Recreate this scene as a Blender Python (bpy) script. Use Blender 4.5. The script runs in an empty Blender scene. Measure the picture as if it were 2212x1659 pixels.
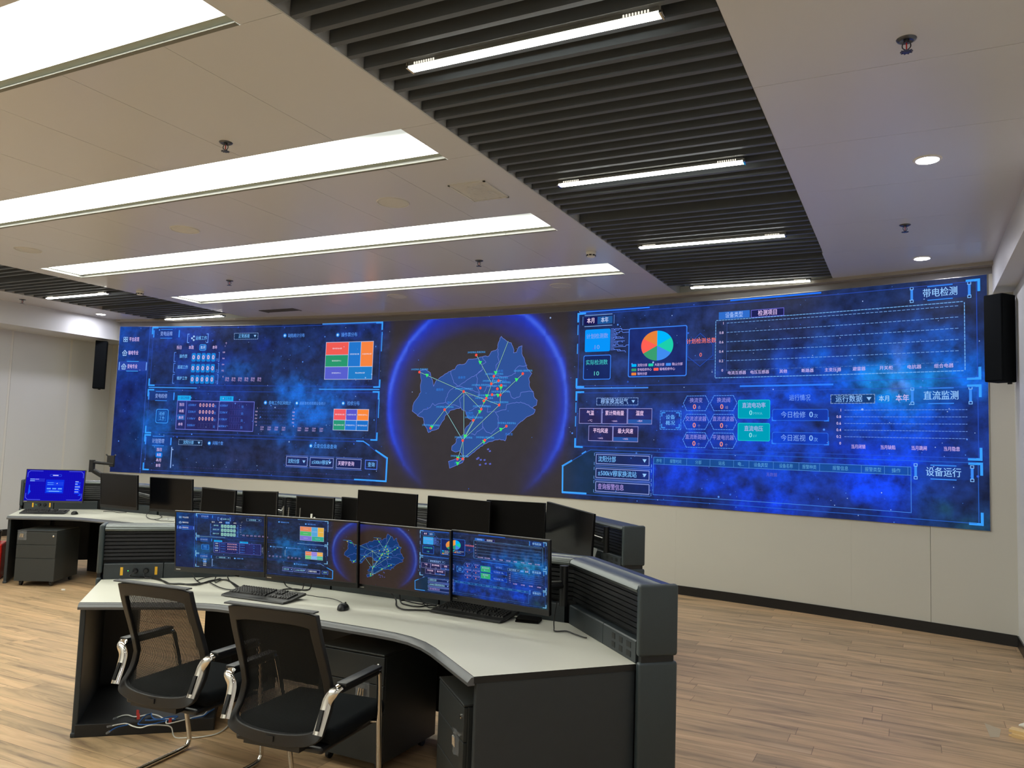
import bpy, bmesh, math, random
import numpy as np
from mathutils import Vector, Matrix
from mathutils.geometry import tessellate_polygon
PI = math.pi
random.seed(7)
S = bpy.context.scene
COL = S.collection

# ------------------------------------------------------------------ camera, world, exposure
EYE = 1.681          # eye height; floor z=0, ceiling z=3.601
CEIL = 3.601
def cam_axes(yaw, pitch, roll):
    cy, sy, cp, sp = math.cos(yaw), math.sin(yaw), math.cos(pitch), math.sin(pitch)
    f = Vector((-sy*cp, cy*cp, sp)); r = Vector((cy, sy, 0)); u = r.cross(f)
    return math.cos(roll)*r+math.sin(roll)*u, -math.sin(roll)*r+math.cos(roll)*u, f
cd = bpy.data.cameras.new('camera'); cam = bpy.data.objects.new('camera', cd); COL.objects.link(cam)
r_, u_, f_ = cam_axes(math.radians(26.7587), math.radians(4.4983), math.radians(1.9119))
M = Matrix((r_, u_, -f_)).transposed().to_4x4(); M.translation = Vector((0, 0, EYE))
cam.matrix_world = M
cd.sensor_fit = 'HORIZONTAL'; cd.sensor_width = 36; cd.lens = 1713.75/2212*36
cd.clip_start = .05; cd.clip_end = 60
S.camera = cam
w = bpy.data.worlds.new('world'); S.world = w; w.use_nodes = True
w.node_tree.nodes['Background'].inputs[0].default_value = (.6, .7, .8, 1)
w.node_tree.nodes['Background'].inputs[1].default_value = .05
S.view_settings.view_transform = 'Standard'; S.view_settings.look = 'None'
S.view_settings.exposure = 0.0; S.view_settings.gamma = 1.0
S.view_settings.use_curve_mapping = False
S.cycles.use_denoising = True
S.cycles.max_bounces = 8; S.cycles.transparent_max_bounces = 12
S.cycles.sample_clamp_indirect = 6
PANEL_W = 9.6       # luminous troughs
TUBE_W = 30.0        # linear lamps
SPOT_W = 260.0       # round downlights
SCREEN_W = 1.0      # displays

# ------------------------------------------------------------------ materials
def lin(c):
    if max(c) > 1.001: c = [v/255 for v in c]
    return tuple(v/12.92 if v <= .04045 else ((v+.055)/1.055)**2.4 for v in c[:3])
MATS = {}
def mat(name, col, rough=.5, metal=0., spec=.5, noise=0., nscale=8., bump=0., bscale=200., coat=0.):
    if name in MATS: return MATS[name]
    m = bpy.data.materials.new(name); m.use_nodes = True; nt = m.node_tree; N = nt.nodes; L = nt.links
    b = N['Principled BSDF']; c = lin(col)
    b.inputs['Roughness'].default_value = rough; b.inputs['Metallic'].default_value = metal
    b.inputs['Specular IOR Level'].default_value = spec; b.inputs['Coat Weight'].default_value = coat
    tc = N.new('ShaderNodeTexCoord'); n = N.new('ShaderNodeTexNoise'); n.inputs['Scale'].default_value = nscale
    n.inputs['Detail'].default_value = 3
    L.new(tc.outputs['Object'], n.inputs['Vector'])
    mx = N.new('ShaderNodeMix'); mx.data_type = 'RGBA'
    k = noise
    mx.inputs[6].default_value = (*[v*(1-k) for v in c], 1); mx.inputs[7].default_value = (*[min(1, v*(1+k)) for v in c], 1)
    L.new(n.outputs['Fac'], mx.inputs[0]); L.new(mx.outputs[2], b.inputs['Base Color'])
    if bump:
        n2 = N.new('ShaderNodeTexNoise'); n2.inputs['Scale'].default_value = bscale
        L.new(tc.outputs['Object'], n2.inputs['Vector'])
        bp = N.new('ShaderNodeBump'); bp.inputs['Strength'].default_value = bump; bp.inputs['Distance'].default_value = .002
        L.new(n2.outputs['Fac'], bp.inputs['Height']); L.new(bp.outputs[0], b.inputs['Normal'])
    MATS[name] = m; return m
def emit(name, col, strength, sample=True, fade=None):
    """lamp diffuser: emission; fade = (half width) dims the diffuser towards its long edges, away from its tubes"""
    m = bpy.data.materials.new(name); m.use_nodes = True; nt = m.node_tree; N = nt.nodes; L = nt.links
    N.remove(N['Principled BSDF']); e = N.new('ShaderNodeEmission')
    e.inputs[0].default_value = (*lin(col), 1); e.inputs[1].default_value = strength
    if fade:      # the tubes behind the opal film stop short of the near right corner
        tc = N.new('ShaderNodeTexCoord'); mp = N.new('ShaderNodeMapping'); mp.inputs['Location'].default_value = (-3.22, .262, 0)
        L.new(tc.outputs['Object'], mp.inputs['Vector'])
        m2 = N.new('ShaderNodeVectorMath'); m2.operation = 'MULTIPLY'; m2.inputs[1].default_value = (1/.9, 1/.26, 0); L.new(mp.outputs[0], m2.inputs[0])
        ln = N.new('ShaderNodeVectorMath'); ln.operation = 'LENGTH'; L.new(m2.outputs[0], ln.inputs[0])
        mr = N.new('ShaderNodeMapRange'); mr.interpolation_type = 'SMOOTHSTEP'; mr.inputs[1].default_value = .35; mr.inputs[2].default_value = 1.3
        mr.inputs[3].default_value = .74; mr.inputs[4].default_value = strength; L.new(ln.outputs['Value'], mr.inputs[0]); L.new(mr.outputs[0], e.inputs[1])
    L.new(e.outputs[0], N['Material Output'].inputs[0])
    if not sample: m.cycles.emission_sampling = 'NONE'
    MATS[name] = m; return m

def wood():
    m = bpy.data.materials.new('plank_floor'); m.use_nodes = True; nt = m.node_tree; N = nt.nodes; L = nt.links
    b = N['Principled BSDF']; tc = N.new('ShaderNodeTexCoord')
    br = N.new('ShaderNodeTexBrick'); br.offset = 0; br.offset_frequency = 2
    br.inputs['Scale'].default_value = 1; br.inputs['Brick Width'].default_value = 1.22
    br.inputs['Row Height'].default_value = .145; br.inputs['Mortar Size'].default_value = .0012
    br.inputs['Color1'].default_value = (.05, .05, .05, 1); br.inputs['Color2'].default_value = (.95, .95, .95, 1)
    br.inputs['Mortar'].default_value = (0, 0, 0, 1)
    sp = N.new('ShaderNodeSeparateXYZ'); L.new(tc.outputs['Object'], sp.inputs[0])          # every row starts at its own random place
    dv = N.new('ShaderNodeMath'); dv.operation = 'DIVIDE'; dv.inputs[1].default_value = .145; L.new(sp.outputs['Y'], dv.inputs[0])
    fl = N.new('ShaderNodeMath'); fl.operation = 'FLOOR'; L.new(dv.outputs[0], fl.inputs[0])
    wr = N.new('ShaderNodeTexWhiteNoise'); wr.noise_dimensions = '1D'; L.new(fl.outputs[0], wr.inputs['W'])
    ma = N.new('ShaderNodeMath'); ma.operation = 'MULTIPLY_ADD'; ma.inputs[1].default_value = 1.22; L.new(wr.outputs['Value'], ma.inputs[0]); L.new(sp.outputs['X'], ma.inputs[2])
    cb = N.new('ShaderNodeCombineXYZ'); L.new(ma.outputs[0], cb.inputs[0]); L.new(sp.outputs['Y'], cb.inputs[1]); L.new(cb.outputs[0], br.inputs['Vector'])
    mp = N.new('ShaderNodeMapping'); mp.inputs['Scale'].default_value = (.9, 9, 1)
    L.new(tc.outputs['Object'], mp.inputs['Vector'])
    off = N.new('ShaderNodeVectorMath'); off.operation = 'ADD'
    sc = N.new('ShaderNodeVectorMath'); sc.operation = 'SCALE'; sc.inputs['Scale'].default_value = 7
    L.new(br.outputs['Color'], sc.inputs[0]); L.new(sc.outputs[0], off.inputs[0]); L.new(mp.outputs[0], off.inputs[1])
    g = N.new('ShaderNodeTexNoise'); g.inputs['Scale'].default_value = 1.6; g.inputs['Detail'].default_value = 6
    g.inputs['Roughness'].default_value = .62; g.inputs['Distortion'].default_value = .6
    L.new(off.outputs[0], g.inputs['Vector'])
    cr = N.new('ShaderNodeValToRGB'); e = cr.color_ramp.elements
    e[0].position = .28; e[0].color = (*lin((122, 101, 80)), 1); e[1].position = .72; e[1].color = (*lin((210, 184, 148)), 1)
    x = e.new(.45); x.color = (*lin((176, 152, 117)), 1); x = e.new(.56); x.color = (*lin((192, 162, 125)), 1)
    L.new(g.outputs['Fac'], cr.inputs[0])
    mx = N.new('ShaderNodeMix'); mx.data_type = 'RGBA'; mx.blend_type = 'MULTIPLY'; mx.inputs[0].default_value = 1
    tint = N.new('ShaderNodeValToRGB'); t = tint.color_ramp.elements
    t[0].color = (.80, .78, .77, 1); t[1].color = (1.06, 1.0, .96, 1)
    L.new(br.outputs['Color'], tint.inputs[0]); L.new(cr.outputs[0], mx.inputs[6]); L.new(tint.outputs[0], mx.inputs[7])
    m2 = N.new('ShaderNodeMix'); m2.data_type = 'RGBA'; m2.inputs[7].default_value = (*lin((70, 48, 34)), 1)
    L.new(br.outputs['Fac'], m2.inputs[0]); L.new(mx.outputs[2], m2.inputs[6])
    L.new(m2.outputs[2], b.inputs['Base Color'])
    b.inputs['Roughness'].default_value = .42; b.inputs['Specular IOR Level'].default_value = .35
    bp = N.new('ShaderNodeBump'); bp.inputs['Strength'].default_value = .12; bp.inputs['Distance'].default_value = .002
    L.new(g.outputs['Fac'], bp.inputs['Height']); L.new(bp.outputs[0], b.inputs['Normal'])
    MATS['wood'] = m; return m

def screen_mats(strength, tag):
    """display picture: colour attribute times a fine star-cloud noise, and the graphics layer with its own opacity"""
    m = bpy.data.materials.new('display_picture_'+tag); m.use_nodes = True; nt = m.node_tree; N = nt.nodes; L = nt.links
    b = N['Principled BSDF']; b.inputs['Base Color'].default_value = (.01, .01, .012, 1); b.inputs['Roughness'].default_value = .45
    b.inputs['Specular IOR Level'].default_value = .08
    a = N.new('ShaderNodeAttribute'); a.attribute_name = 'Col'
    uv = N.new('ShaderNodeUVMap'); n = N.new('ShaderNodeTexNoise'); n.inputs['Scale'].default_value = 5.5
    n.inputs['Detail'].default_value = 7; n.inputs['Roughness'].default_value = .62
    L.new(uv.outputs[0], n.inputs['Vector'])
    mr = N.new('ShaderNodeMapRange'); mr.inputs[1].default_value = .3; mr.inputs[2].default_value = .75
    mr.inputs[3].default_value = .28; mr.inputs[4].default_value = 1.75
    L.new(n.outputs['Fac'], mr.inputs[0])
    mf = N.new('ShaderNodeMix'); mf.inputs[2].default_value = 1; L.new(a.outputs['Alpha'], mf.inputs[0]); L.new(mr.outputs[0], mf.inputs[3])
    sc = N.new('ShaderNodeVectorMath'); sc.operation = 'SCALE'; L.new(a.outputs['Color'], sc.inputs[0]); L.new(mf.outputs[0], sc.inputs['Scale'])
    L.new(sc.outputs[0], b.inputs['Emission Color']); b.inputs['Emission Strength'].default_value = strength
    m.cycles.emission_sampling = 'NONE'
    g = bpy.data.materials.new('display_graphics_'+tag); g.use_nodes = True; nt = g.node_tree; N = nt.nodes; L = nt.links
    N.remove(N['Principled BSDF']); a = N.new('ShaderNodeAttribute'); a.attribute_name = 'Col'
    e = N.new('ShaderNodeEmission'); e.inputs[1].default_value = strength; L.new(a.outputs['Color'], e.inputs[0])
    t = N.new('ShaderNodeBsdfTransparent'); x = N.new('ShaderNodeMixShader')
    L.new(a.outputs['Alpha'], x.inputs[0]); L.new(t.outputs[0], x.inputs[1]); L.new(e.outputs[0], x.inputs[2])
    L.new(x.outputs[0], N['Material Output'].inputs[0]); g.cycles.emission_sampling = 'NONE'
    return m, g

WALLW = mat('white_wall_panel', (214, 215, 212), .45, spec=.4, noise=.02, nscale=1.5)
WALLF = mat('beige_wall_panel', (193, 191, 180), .5, spec=.35, noise=.02, nscale=1.5)
CEILW = mat('white_metal_ceiling', (212, 212, 210), .27, spec=.6, noise=.015, nscale=.8)
TRIMW = mat('cream_trim', (152, 146, 136), .5, noise=.02)
TRIMF = mat('trough_edge_trim', (120, 120, 108), .6, noise=.02)
SHADEM = mat('trough_painted_shade', (158, 160, 144), .9, noise=.05)  # shade at the trough edge, put into the colour
BLACKB = mat('black_baseboard', (16, 16, 17), .35, noise=.3, nscale=30)
BAFF = mat('charcoal_baffle', (84, 89, 92), .5, noise=.06, nscale=20)
VOID = mat('dark_plenum', (18, 18, 19), .9, noise=.2)
JAMB = mat('grey_jamb', (190, 192, 192), .6, noise=.05)
FLOOR = wood()
DESKW = mat('pale_laminate', (207, 206, 193), .38, spec=.4, noise=.02, nscale=3)
CHAR = mat('charcoal_board', (41, 48, 52), .45, noise=.08, nscale=25, bump=.15, bscale=300)
CHARD = mat('black_panel', (17, 18, 19), .5, noise=.1, nscale=20)
CAPM = mat('graphite_cap', (50, 60, 63), .42, noise=.08, nscale=40, bump=.2, bscale=500)
RAILM = mat('graphite_aluminium', (92, 97, 96), .30, metal=.7, noise=.04)
SLATM = mat('black_slat', (12, 13, 14), .35, noise=.1, spec=.45)
EDGEM = mat('grey_edge_band', (88, 90, 91), .35, spec=.5, noise=.04)
BLK = mat('black_plastic', (20, 21, 22), .38, noise=.1, nscale=30)
BLKG = mat('black_gloss_panel', (7, 8, 11), .22, noise=.1, spec=.35)
BLKM = mat('black_matt_back', (4, 3, 3), .5, noise=.1, spec=.12)
BLKF = mat('black_fabric', (17, 20, 22), .95, noise=.2, nscale=300, bump=.5, bscale=900, spec=.12)
CHSH = mat('charcoal_chair_shell', (25, 25, 25), .5, noise=.06, nscale=40, bump=.2, bscale=700)
CHROME = mat('chrome', (225, 222, 215), .09, metal=1, noise=.01)
SILV = mat('satin_silver', (165, 165, 160), .3, metal=.9, noise=.03)
STEELG = mat('dark_sprinkler_metal', (90, 92, 98), .3, metal=.9, noise=.1)
YEL = mat('yellow_strip', (224, 172, 40), .5, noise=.05)
WHT = mat('white_plastic', (222, 220, 212), .4, noise=.03)
OFFW = mat('ceiling_speaker_grille', (205, 204, 198), .55, noise=.06, nscale=250)
CABB = mat('black_cable', (15, 15, 16), .45, noise=.1)
CABW = mat('white_cable', (214, 216, 210), .4, noise=.03)
CABU = mat('blue_cable', (38, 92, 160), .4, noise=.05)
REDT = mat('red_tag', (196, 62, 56), .5, noise=.05)
PAPER = mat('grey_paper', (150, 152, 148), .8, noise=.03)
WOODP = mat('pale_wood', (222, 190, 134), .6, noise=.12, nscale=25)
CABM = mat('dark_grey_steel', (42, 46, 46), .45, noise=.05, nscale=60, bump=.15, bscale=700)
CLOTHW = mat('white_cloth', (226, 224, 208), .9, noise=.05)
PLAST = mat('clear_film', (200, 205, 210), .12, noise=.1, nscale=60, spec=.8); PLAST.node_tree.nodes['Principled BSDF'].inputs['Alpha'].default_value = .16
RED = mat('red_foil', (190, 34, 30), .25, noise=.35, nscale=40)
LPAN = emit('trough_diffuser', (250, 253, 242), PANEL_W, fade=True)
LTUB = emit('lamp_diffuser', (250, 252, 246), TUBE_W)
LVEN = emit('lamp_vent_glow', (255, 248, 230), 1.1, False)
LSPO = emit('downlight_lens', (240, 240, 255), SPOT_W)
LED = emit('green_led', (80, 255, 120), 1.5, False)

def mesh_fabric():
    m = bpy.data.materials.new('chair_mesh_net'); m.use_nodes = True; nt = m.node_tree; N = nt.nodes; L = nt.links
    b = N['Principled BSDF']; b.inputs['Base Color'].default_value = (*lin((20, 22, 22)), 1); b.inputs['Roughness'].default_value = .8; b.inputs['Specular IOR Level'].default_value = .2
    tc = N.new('ShaderNodeTexCoord'); sep = N.new('ShaderNodeSeparateXYZ'); L.new(tc.outputs['Object'], sep.inputs[0])
    def stripe(axis, freq, thr):
        mu = N.new('ShaderNodeMath'); mu.operation = 'MULTIPLY'; mu.inputs[1].default_value = freq; L.new(sep.outputs[axis], mu.inputs[0])
        fr = N.new('ShaderNodeMath'); fr.operation = 'FRACT'; L.new(mu.outputs[0], fr.inputs[0])
        g = N.new('ShaderNodeMath'); g.operation = 'LESS_THAN'; g.inputs[1].default_value = thr; L.new(fr.outputs[0], g.inputs[0]); return g
    a = stripe('X', 150, .71); c = stripe('Z', 260, .48)
    mx = N.new('ShaderNodeMath'); mx.operation = 'MAXIMUM'; L.new(a.outputs[0], mx.inputs[0]); L.new(c.outputs[0], mx.inputs[1])
    L.new(mx.outputs[0], b.inputs['Alpha']); return m
NET = mesh_fabric()

# ------------------------------------------------------------------ mesh builder
class MB:
    def __init__(s): s.v = []; s.f = []; s.m = []; s.cur = 0
    def add(s, vs, fs, m=None):
        n = len(s.v); s.v += [tuple(p) for p in vs]
        for f in fs: s.f.append([i+n for i in f]); s.m.append(s.cur if m is None else m)
        return s
    def box(s, x0, x1, y0, y1, z0, z1, T=None, m=None):
        vs = [(x, y, z) for z in (z0, z1) for y in (y0, y1) for x in (x0, x1)]
        if T is not None: vs = [T @ Vector(p) for p in vs]
        return s.add(vs, [(0, 2, 3, 1), (4, 5, 7, 6), (0, 1, 5, 4), (2, 6, 7, 3), (0, 4, 6, 2), (1, 3, 7, 5)], m)
    def rbox(s, x0, x1, y0, y1, z0, z1, r=.01, seg=3, T=None, m=None):
        bm = bmesh.new(); bmesh.ops.create_cube(bm, size=1)
        for q in bm.verts: q.co = Vector((x0+(q.co.x+.5)*(x1-x0), y0+(q.co.y+.5)*(y1-y0), z0+(q.co.z+.5)*(z1-z0)))
        bmesh.ops.bevel(bm, geom=bm.edges[:], offset=r, segments=seg, profile=.5, affect='EDGES')
        bm.verts.index_update(); vs = [T @ q.co if T is not None else q.co.copy() for q in bm.verts]
        fs = [[q.index for q in f.verts] for f in bm.faces]; bm.free(); return s.add(vs, fs, m)
    def prism(s, poly, z0, z1, m=None, mside=None, T=None):
        n = len(poly); vs = [(x, y, z0) for x, y in poly]+[(x, y, z1) for x, y in poly]
        if T is not None: vs = [T @ Vector(p) for p in vs]
        tr = tessellate_polygon([[Vector((x, y, 0)) for x, y in poly]])
        def up(t):
            a, b, c = [poly[i] for i in t]; return (b[0]-a[0])*(c[1]-a[1])-(b[1]-a[1])*(c[0]-a[0]) > 0
        T1 = [t if up(t) else t[::-1] for t in tr]
        s.add(vs, [[i+n for i in t] for t in T1]+[list(t)[::-1] for t in T1], m)
        base = len(s.v)-2*n
        ccw = sum(poly[i][0]*poly[(i+1) % n][1]-poly[(i+1) % n][0]*poly[i][1] for i in range(n)) > 0
        for i in range(n):
            j = (i+1) % n; q = [i, j, j+n, i+n]
            if not ccw: q = q[::-1]
            s.f.append([k+base for k in q]); s.m.append((s.cur if m is None else m) if mside is None else mside)
        return s
    def tube(s, pts, r, n=8, closed=False, m=None, smooth_pts=0, caps=True):
        P = [Vector(p) for p in pts]
        if smooth_pts: P = catmull(P, smooth_pts, closed)
        N = len(P); vs = []; fs = []; up = None
        for i, p in enumerate(P):
            a = P[(i-1) % N] if (closed or i > 0) else p; b = P[(i+1) % N] if (closed or i < N-1) else p
            d = (b-a); d = d.normalized() if d.length > 1e-9 else Vector((0, 0, 1))
            if up is None: up = d.orthogonal().normalized()
            up = (up-d*up.dot(d)); up = up.normalized() if up.length > 1e-6 else d.orthogonal().normalized()
            sd = d.cross(up); rr = r[i] if isinstance(r, (list, tuple)) else r
            for k in range(n):
                a_ = 2*PI*k/n; vs.append(p+(up*math.cos(a_)+sd*math.sin(a_))*rr)
        for i in range(N if closed else N-1):
            j = (i+1) % N
            for k in range(n): fs.append([i*n+k, i*n+(k+1) % n, j*n+(k+1) % n, j*n+k])
        if not closed and caps: fs += [list(range(n))[::-1], [(N-1)*n+k for k in range(n)]]
        return s.add(vs, fs, m)
    def lathe(s, prof, n=24, T=None, m=None, cap=True):
        vs = []; fs = []
        for r, z in prof:
            for k in range(n): vs.append(Vector((r*math.cos(2*PI*k/n), r*math.sin(2*PI*k/n), z)))
        for i in range(len(prof)-1):
            for k in range(n): fs.append([i*n+k, i*n+(k+1) % n, (i+1)*n+(k+1) % n, (i+1)*n+k])
        if cap: fs += [list(range(n))[::-1], [(len(prof)-1)*n+k for k in range(n)]]
        if T is not None: vs = [T @ v for v in vs]
        return s.add(vs, fs, m)
    def sweep(s, poly, prof, m=None, caps=True):
        """poly: plan polyline, prof: closed loop of (offset to the rear, z)"""
        rows = [[(x, y, z) for (x, y) in off(poly, o)] for o, z in prof]
        n = len(prof); k = len(poly); vs = [rows[i][j] for j in range(k) for i in range(n)]
        fs = [[j*n+i, j*n+(i+1) % n, (j+1)*n+(i+1) % n, (j+1)*n+i] for j in range(k-1) for i in range(n)]
        if caps: fs += [list(range(n))[::-1], [(k-1)*n+i for i in range(n)]]
        return s.add(vs, fs, m)
    def build(s, name, mats, parent=None, smooth=False, bevel=0):
        me = bpy.data.meshes.new(name); me.from_pydata(s.v, [], s.f); me.update()
        mats = mats if isinstance(mats, (list, tuple)) else [mats]
        for q in mats: me.materials.append(q)
        me.polygons.foreach_set('material_index', s.m)
        bm = bmesh.new(); bm.from_mesh(me); bmesh.ops.recalc_face_normals(bm, faces=bm.faces[:]); bm.to_mesh(me); bm.free()
        if smooth:
            me.polygons.foreach_set('use_smooth', [True]*len(me.polygons))
            try: me.set_sharp_from_angle(angle=math.radians(38))
            except Exception: pass
        o = bpy.data.objects.new(name, me); COL.objects.link(o)
        if parent is not None: o.parent = parent
        if bevel:
            b = o.modifiers.new('bevel', 'BEVEL'); b.width = bevel; b.segments = 2; b.limit_method = 'ANGLE'
        return o
def catmull(P, k, closed=False):
    out = []; N = len(P)
    for i in range(N if closed else N-1):
        a, b, c, d = (P[(i+j) % N] if closed else P[min(max(i+j, 0), N-1)] for j in (-1, 0, 1, 2))
        for t in range(k):
            u = t/k; out.append(.5*((2*b)+(c-a)*u+(2*a-5*b+4*c-d)*u*u+(3*b-a-3*c+d)*u**3))
    if not closed: out.append(P[-1])
    return out
def off(poly, d):
    out = []; n = len(poly)
    for i in range(n):
        ns = []
        for a, b in ((i-1, i), (i, i+1)):
            if a >= 0 and b < n:
                dx, dy = poly[b][0]-poly[a][0], poly[b][1]-poly[a][1]; l = math.hypot(dx, dy) or 1
                ns.append((-dy/l, dx/l))
        nx = sum(v[0] for v in ns)/len(ns); ny = sum(v[1] for v in ns)/len(ns); q = nx*nx+ny*ny
        out.append((poly[i][0]+nx/q*d, poly[i][1]+ny/q*d))
    return out
def tag(o, label=None, cat=None, group=None, kind=None):
    if label: o['label'] = label
    if cat: o['category'] = cat
    if group: o['group'] = group
    if kind: o['kind'] = kind
    return o
def empty(name, loc=(0, 0, 0), rz=0, label=None, cat=None, group=None):
    o = bpy.data.objects.new(name, None); COL.objects.link(o); o.empty_display_size = .1
    o.location = loc; o.rotation_euler = (0, 0, rz); return tag(o, label, cat, group)
def kids(o): return [c for c in bpy.data.objects if c.parent == o]
def dup(root, loc, rz, label, parent=None):
    c = root.copy(); COL.objects.link(c); c.parent = parent
    if parent is None: c.location = loc; c.rotation_euler = (0, 0, rz); c['label'] = label
    for k in kids(root): dup(k, None, None, None, c)
    return c
def struct(o): o['kind'] = 'structure'; return o
def Rz(a): return Matrix.Rotation(a, 4, 'Z')
def Tr(x, y, z): return Matrix.Translation((x, y, z))
def interp(tab, x):
    xs = [t[0] for t in tab]
    return float(np.interp(x, xs, [t[1] for t in tab]))

# ------------------------------------------------------------------ the display picture
WL, WH = 12.841, 2.458        # video wall: width along the arc, height
_glyph = {}
def glyph(s, bold):
    bold = False
    if (s, bold) in _glyph: return _glyph[(s, bold)]
    cu = bpy.data.curves.new('lettering', 'FONT'); cu.body = s; cu.resolution_u = 2; cu.offset = 0
    o = bpy.data.objects.new('lettering', cu); COL.objects.link(o); bpy.context.view_layer.update()
    me = o.evaluated_get(bpy.context.evaluated_depsgraph_get()).to_mesh(); me.calc_loop_triangles()
    v = [(p.co.x, p.co.y) for p in me.vertices]; t = [[v[i] for i in q.vertices] for q in me.loop_triangles]
    o.to_mesh_clear(); bpy.data.objects.remove(o); bpy.data.curves.remove(cu)
    xs = [p[0] for q in t for p in q] or [0, 1]; ys = [p[1] for q in t for p in q] or [0, 1]
    _glyph[(s, bold)] = (t, min(xs), max(xs), min(ys), max(ys)); return _glyph[(s, bold)]
class Paint:
    def __init__(s): s.p = []      # (layer, rgb, alpha, tris)
    def tris(s, t, c, a=1, l=1): s.p.append((l, lin(c), a, t))
    def rect(s, x0, y0, x1, y1, c, a=1, l=1): s.tris([[(x0, y0), (x1, y0), (x1, y1)], [(x0, y0), (x1, y1), (x0, y1)]], c, a, l)
    def poly(s, pts, c, a=1, l=1):
        t = tessellate_polygon([[Vector((x, y, 0)) for x, y in pts]]); s.tris([[pts[i] for i in q] for q in t], c, a, l)
    def line(s, pts, wd, c, a=1, l=2, closed=False):
        if closed: pts = pts+[pts[0]]
        T = []
        for (x0, y0), (x1, y1) in zip(pts, pts[1:]):
            dx, dy = x1-x0, y1-y0; d = math.hypot(dx, dy) or 1e-6; ex, ey = dx/d*wd/2, dy/d*wd/2
            a0 = (x0-ex-ey, y0-ey+ex); a1 = (x0-ex+ey, y0-ey-ex); b0 = (x1+ex-ey, y1+ey+ex); b1 = (x1+ex+ey, y1+ey-ex)
            T += [[a1, b1, b0], [a1, b0, a0]]
        s.tris(T, c, a, l)
    def dash(s, x0, y0, x1, y1, wd, c, a=1, on=.03, gap=.02, l=2):
        d = math.hypot(x1-x0, y1-y0); n = int(d/(on+gap)); T = []
        for i in range(n+1):
            t0 = i*(on+gap)/d; t1 = min(1, t0+on/d)
            if t0 < t1: s.line([(x0+(x1-x0)*t0, y0+(y1-y0)*t0), (x0+(x1-x0)*t1, y0+(y1-y0)*t1)], wd, c, a, l)
    def box(s, x0, y0, x1, y1, wd, c, a=1, l=2): s.line([(x0, y0), (x1, y0), (x1, y1), (x0, y1)], wd, c, a, l, True)
    def dbox(s, x0, y0, x1, y1, wd, c, a=1, on=.022, gap=.014):
        for q in ((x0, y0, x1, y0), (x0, y1, x1, y1), (x0, y0, x0, y1), (x1, y0, x1, y1)): s.dash(*q, wd, c, a, on, gap)
    def rr(s, x0, y0, x1, y1, r, c, a=1, l=1, wd=0):
        P = []
        for cx, cy, a0 in ((x1-r, y1-r, 0), (x0+r, y1-r, 90), (x0+r, y0+r, 180), (x1-r, y0+r, 270)):
            for k in range(4): q = math.radians(a0+30*k); P.append((cx+r*math.cos(q), cy+r*math.sin(q)))
        s.line(P, wd, c, a, l, True) if wd else s.poly(P, c, a, l)
    def text(s, t, x, y, h, c, wd=None, al='c', bold=False, a=1, l=3):
        T, x0, x1, y0, y1 = glyph(t, bold); k = h/.92; kx = k if wd is None else wd/(x1-x0)
        ox = {'c': (x0+x1)/2, 'l': x0, 'r': x1}[al]; oy = .33
        for dx in ((-.013, .013) if bold and h > .04 else (0,)): s.tris([[(x+(px-ox+dx)*kx, y+(py-oy)*k) for px, py in q] for q in T], c, a, l+(.15 if dx > 0 else 0))
    def disc(s, x, y, r, c, a=1, l=3, n=10):
        P = [(x+r*math.cos(2*PI*k/n), y+r*math.sin(2*PI*k/n)) for k in range(n)]
        s.tris([[P[0], P[k], P[k+1]] for k in range(1, n-1)], c, a, l)
CY, LB, PK, WH_ = (70, 170, 255), (86, 122, 225), (226, 198, 250), (222, 226, 255)
CT = (120, 190, 255); BR = (40, 150, 255)
P = Paint()
def corner(x, y, sx, sy, ln=.1, wd=.024): P.line([(x+sx*ln, y), (x, y), (x, y+sy*ln)], wd, (58, 160, 255))
def frame(x0, x1, y0, y1, hid=()):
    for k in range(3): P.box(x0+.02, y0+.01, x1-.02, y1-.01, .008, (50, 90, 210), .55)
    for sx, x in ((1, x0), (-1, x1)):
        for sy, y in ((1, y0), (-1, y1)):
            if (sx, sy) not in hid: corner(x, y, sx, sy)
def title(t, x0, x1, y0, y1, edge=True, big=False):
    P.rect(x0, y0, x1, y1, (36, 66, 150), .45, 1)
    for x in (x0, x1):
        P.rect(x-.012, y0+.01, x+.012, y1-.01, (60, 140, 245), 1, 2)
        if big:
            for y in (y0, y1): P.box(x-.014, y-.012, x+.014, y+.012, .006, (130, 190, 255))
    m = (x0+x1)/2
    for y in (y0-.004, y1+.004): P.line([(m-.11, y), (m+.11, y)], .01, (60, 140, 245))
    P.text(t, m, (y0+y1)/2, .088 if big else .074, (150, 200, 255) if big else (140, 170, 240), wd=.31 if big else .235, bold=True)
def tri(x, y, r, c=(150, 200, 255)): P.tris([[(x-r, y+r*.7), (x, y-r*.8), (x+r, y+r*.7)]], c, 1, 3)
def axis(x, ys, labs, c=PK, h=.035):
    for y, t in zip(ys, labs): P.text(t, x, y, h, c, al='r', bold=True)
AX = ['0', '0.2', '0.4', '0.6', '0.8', '1']
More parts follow.
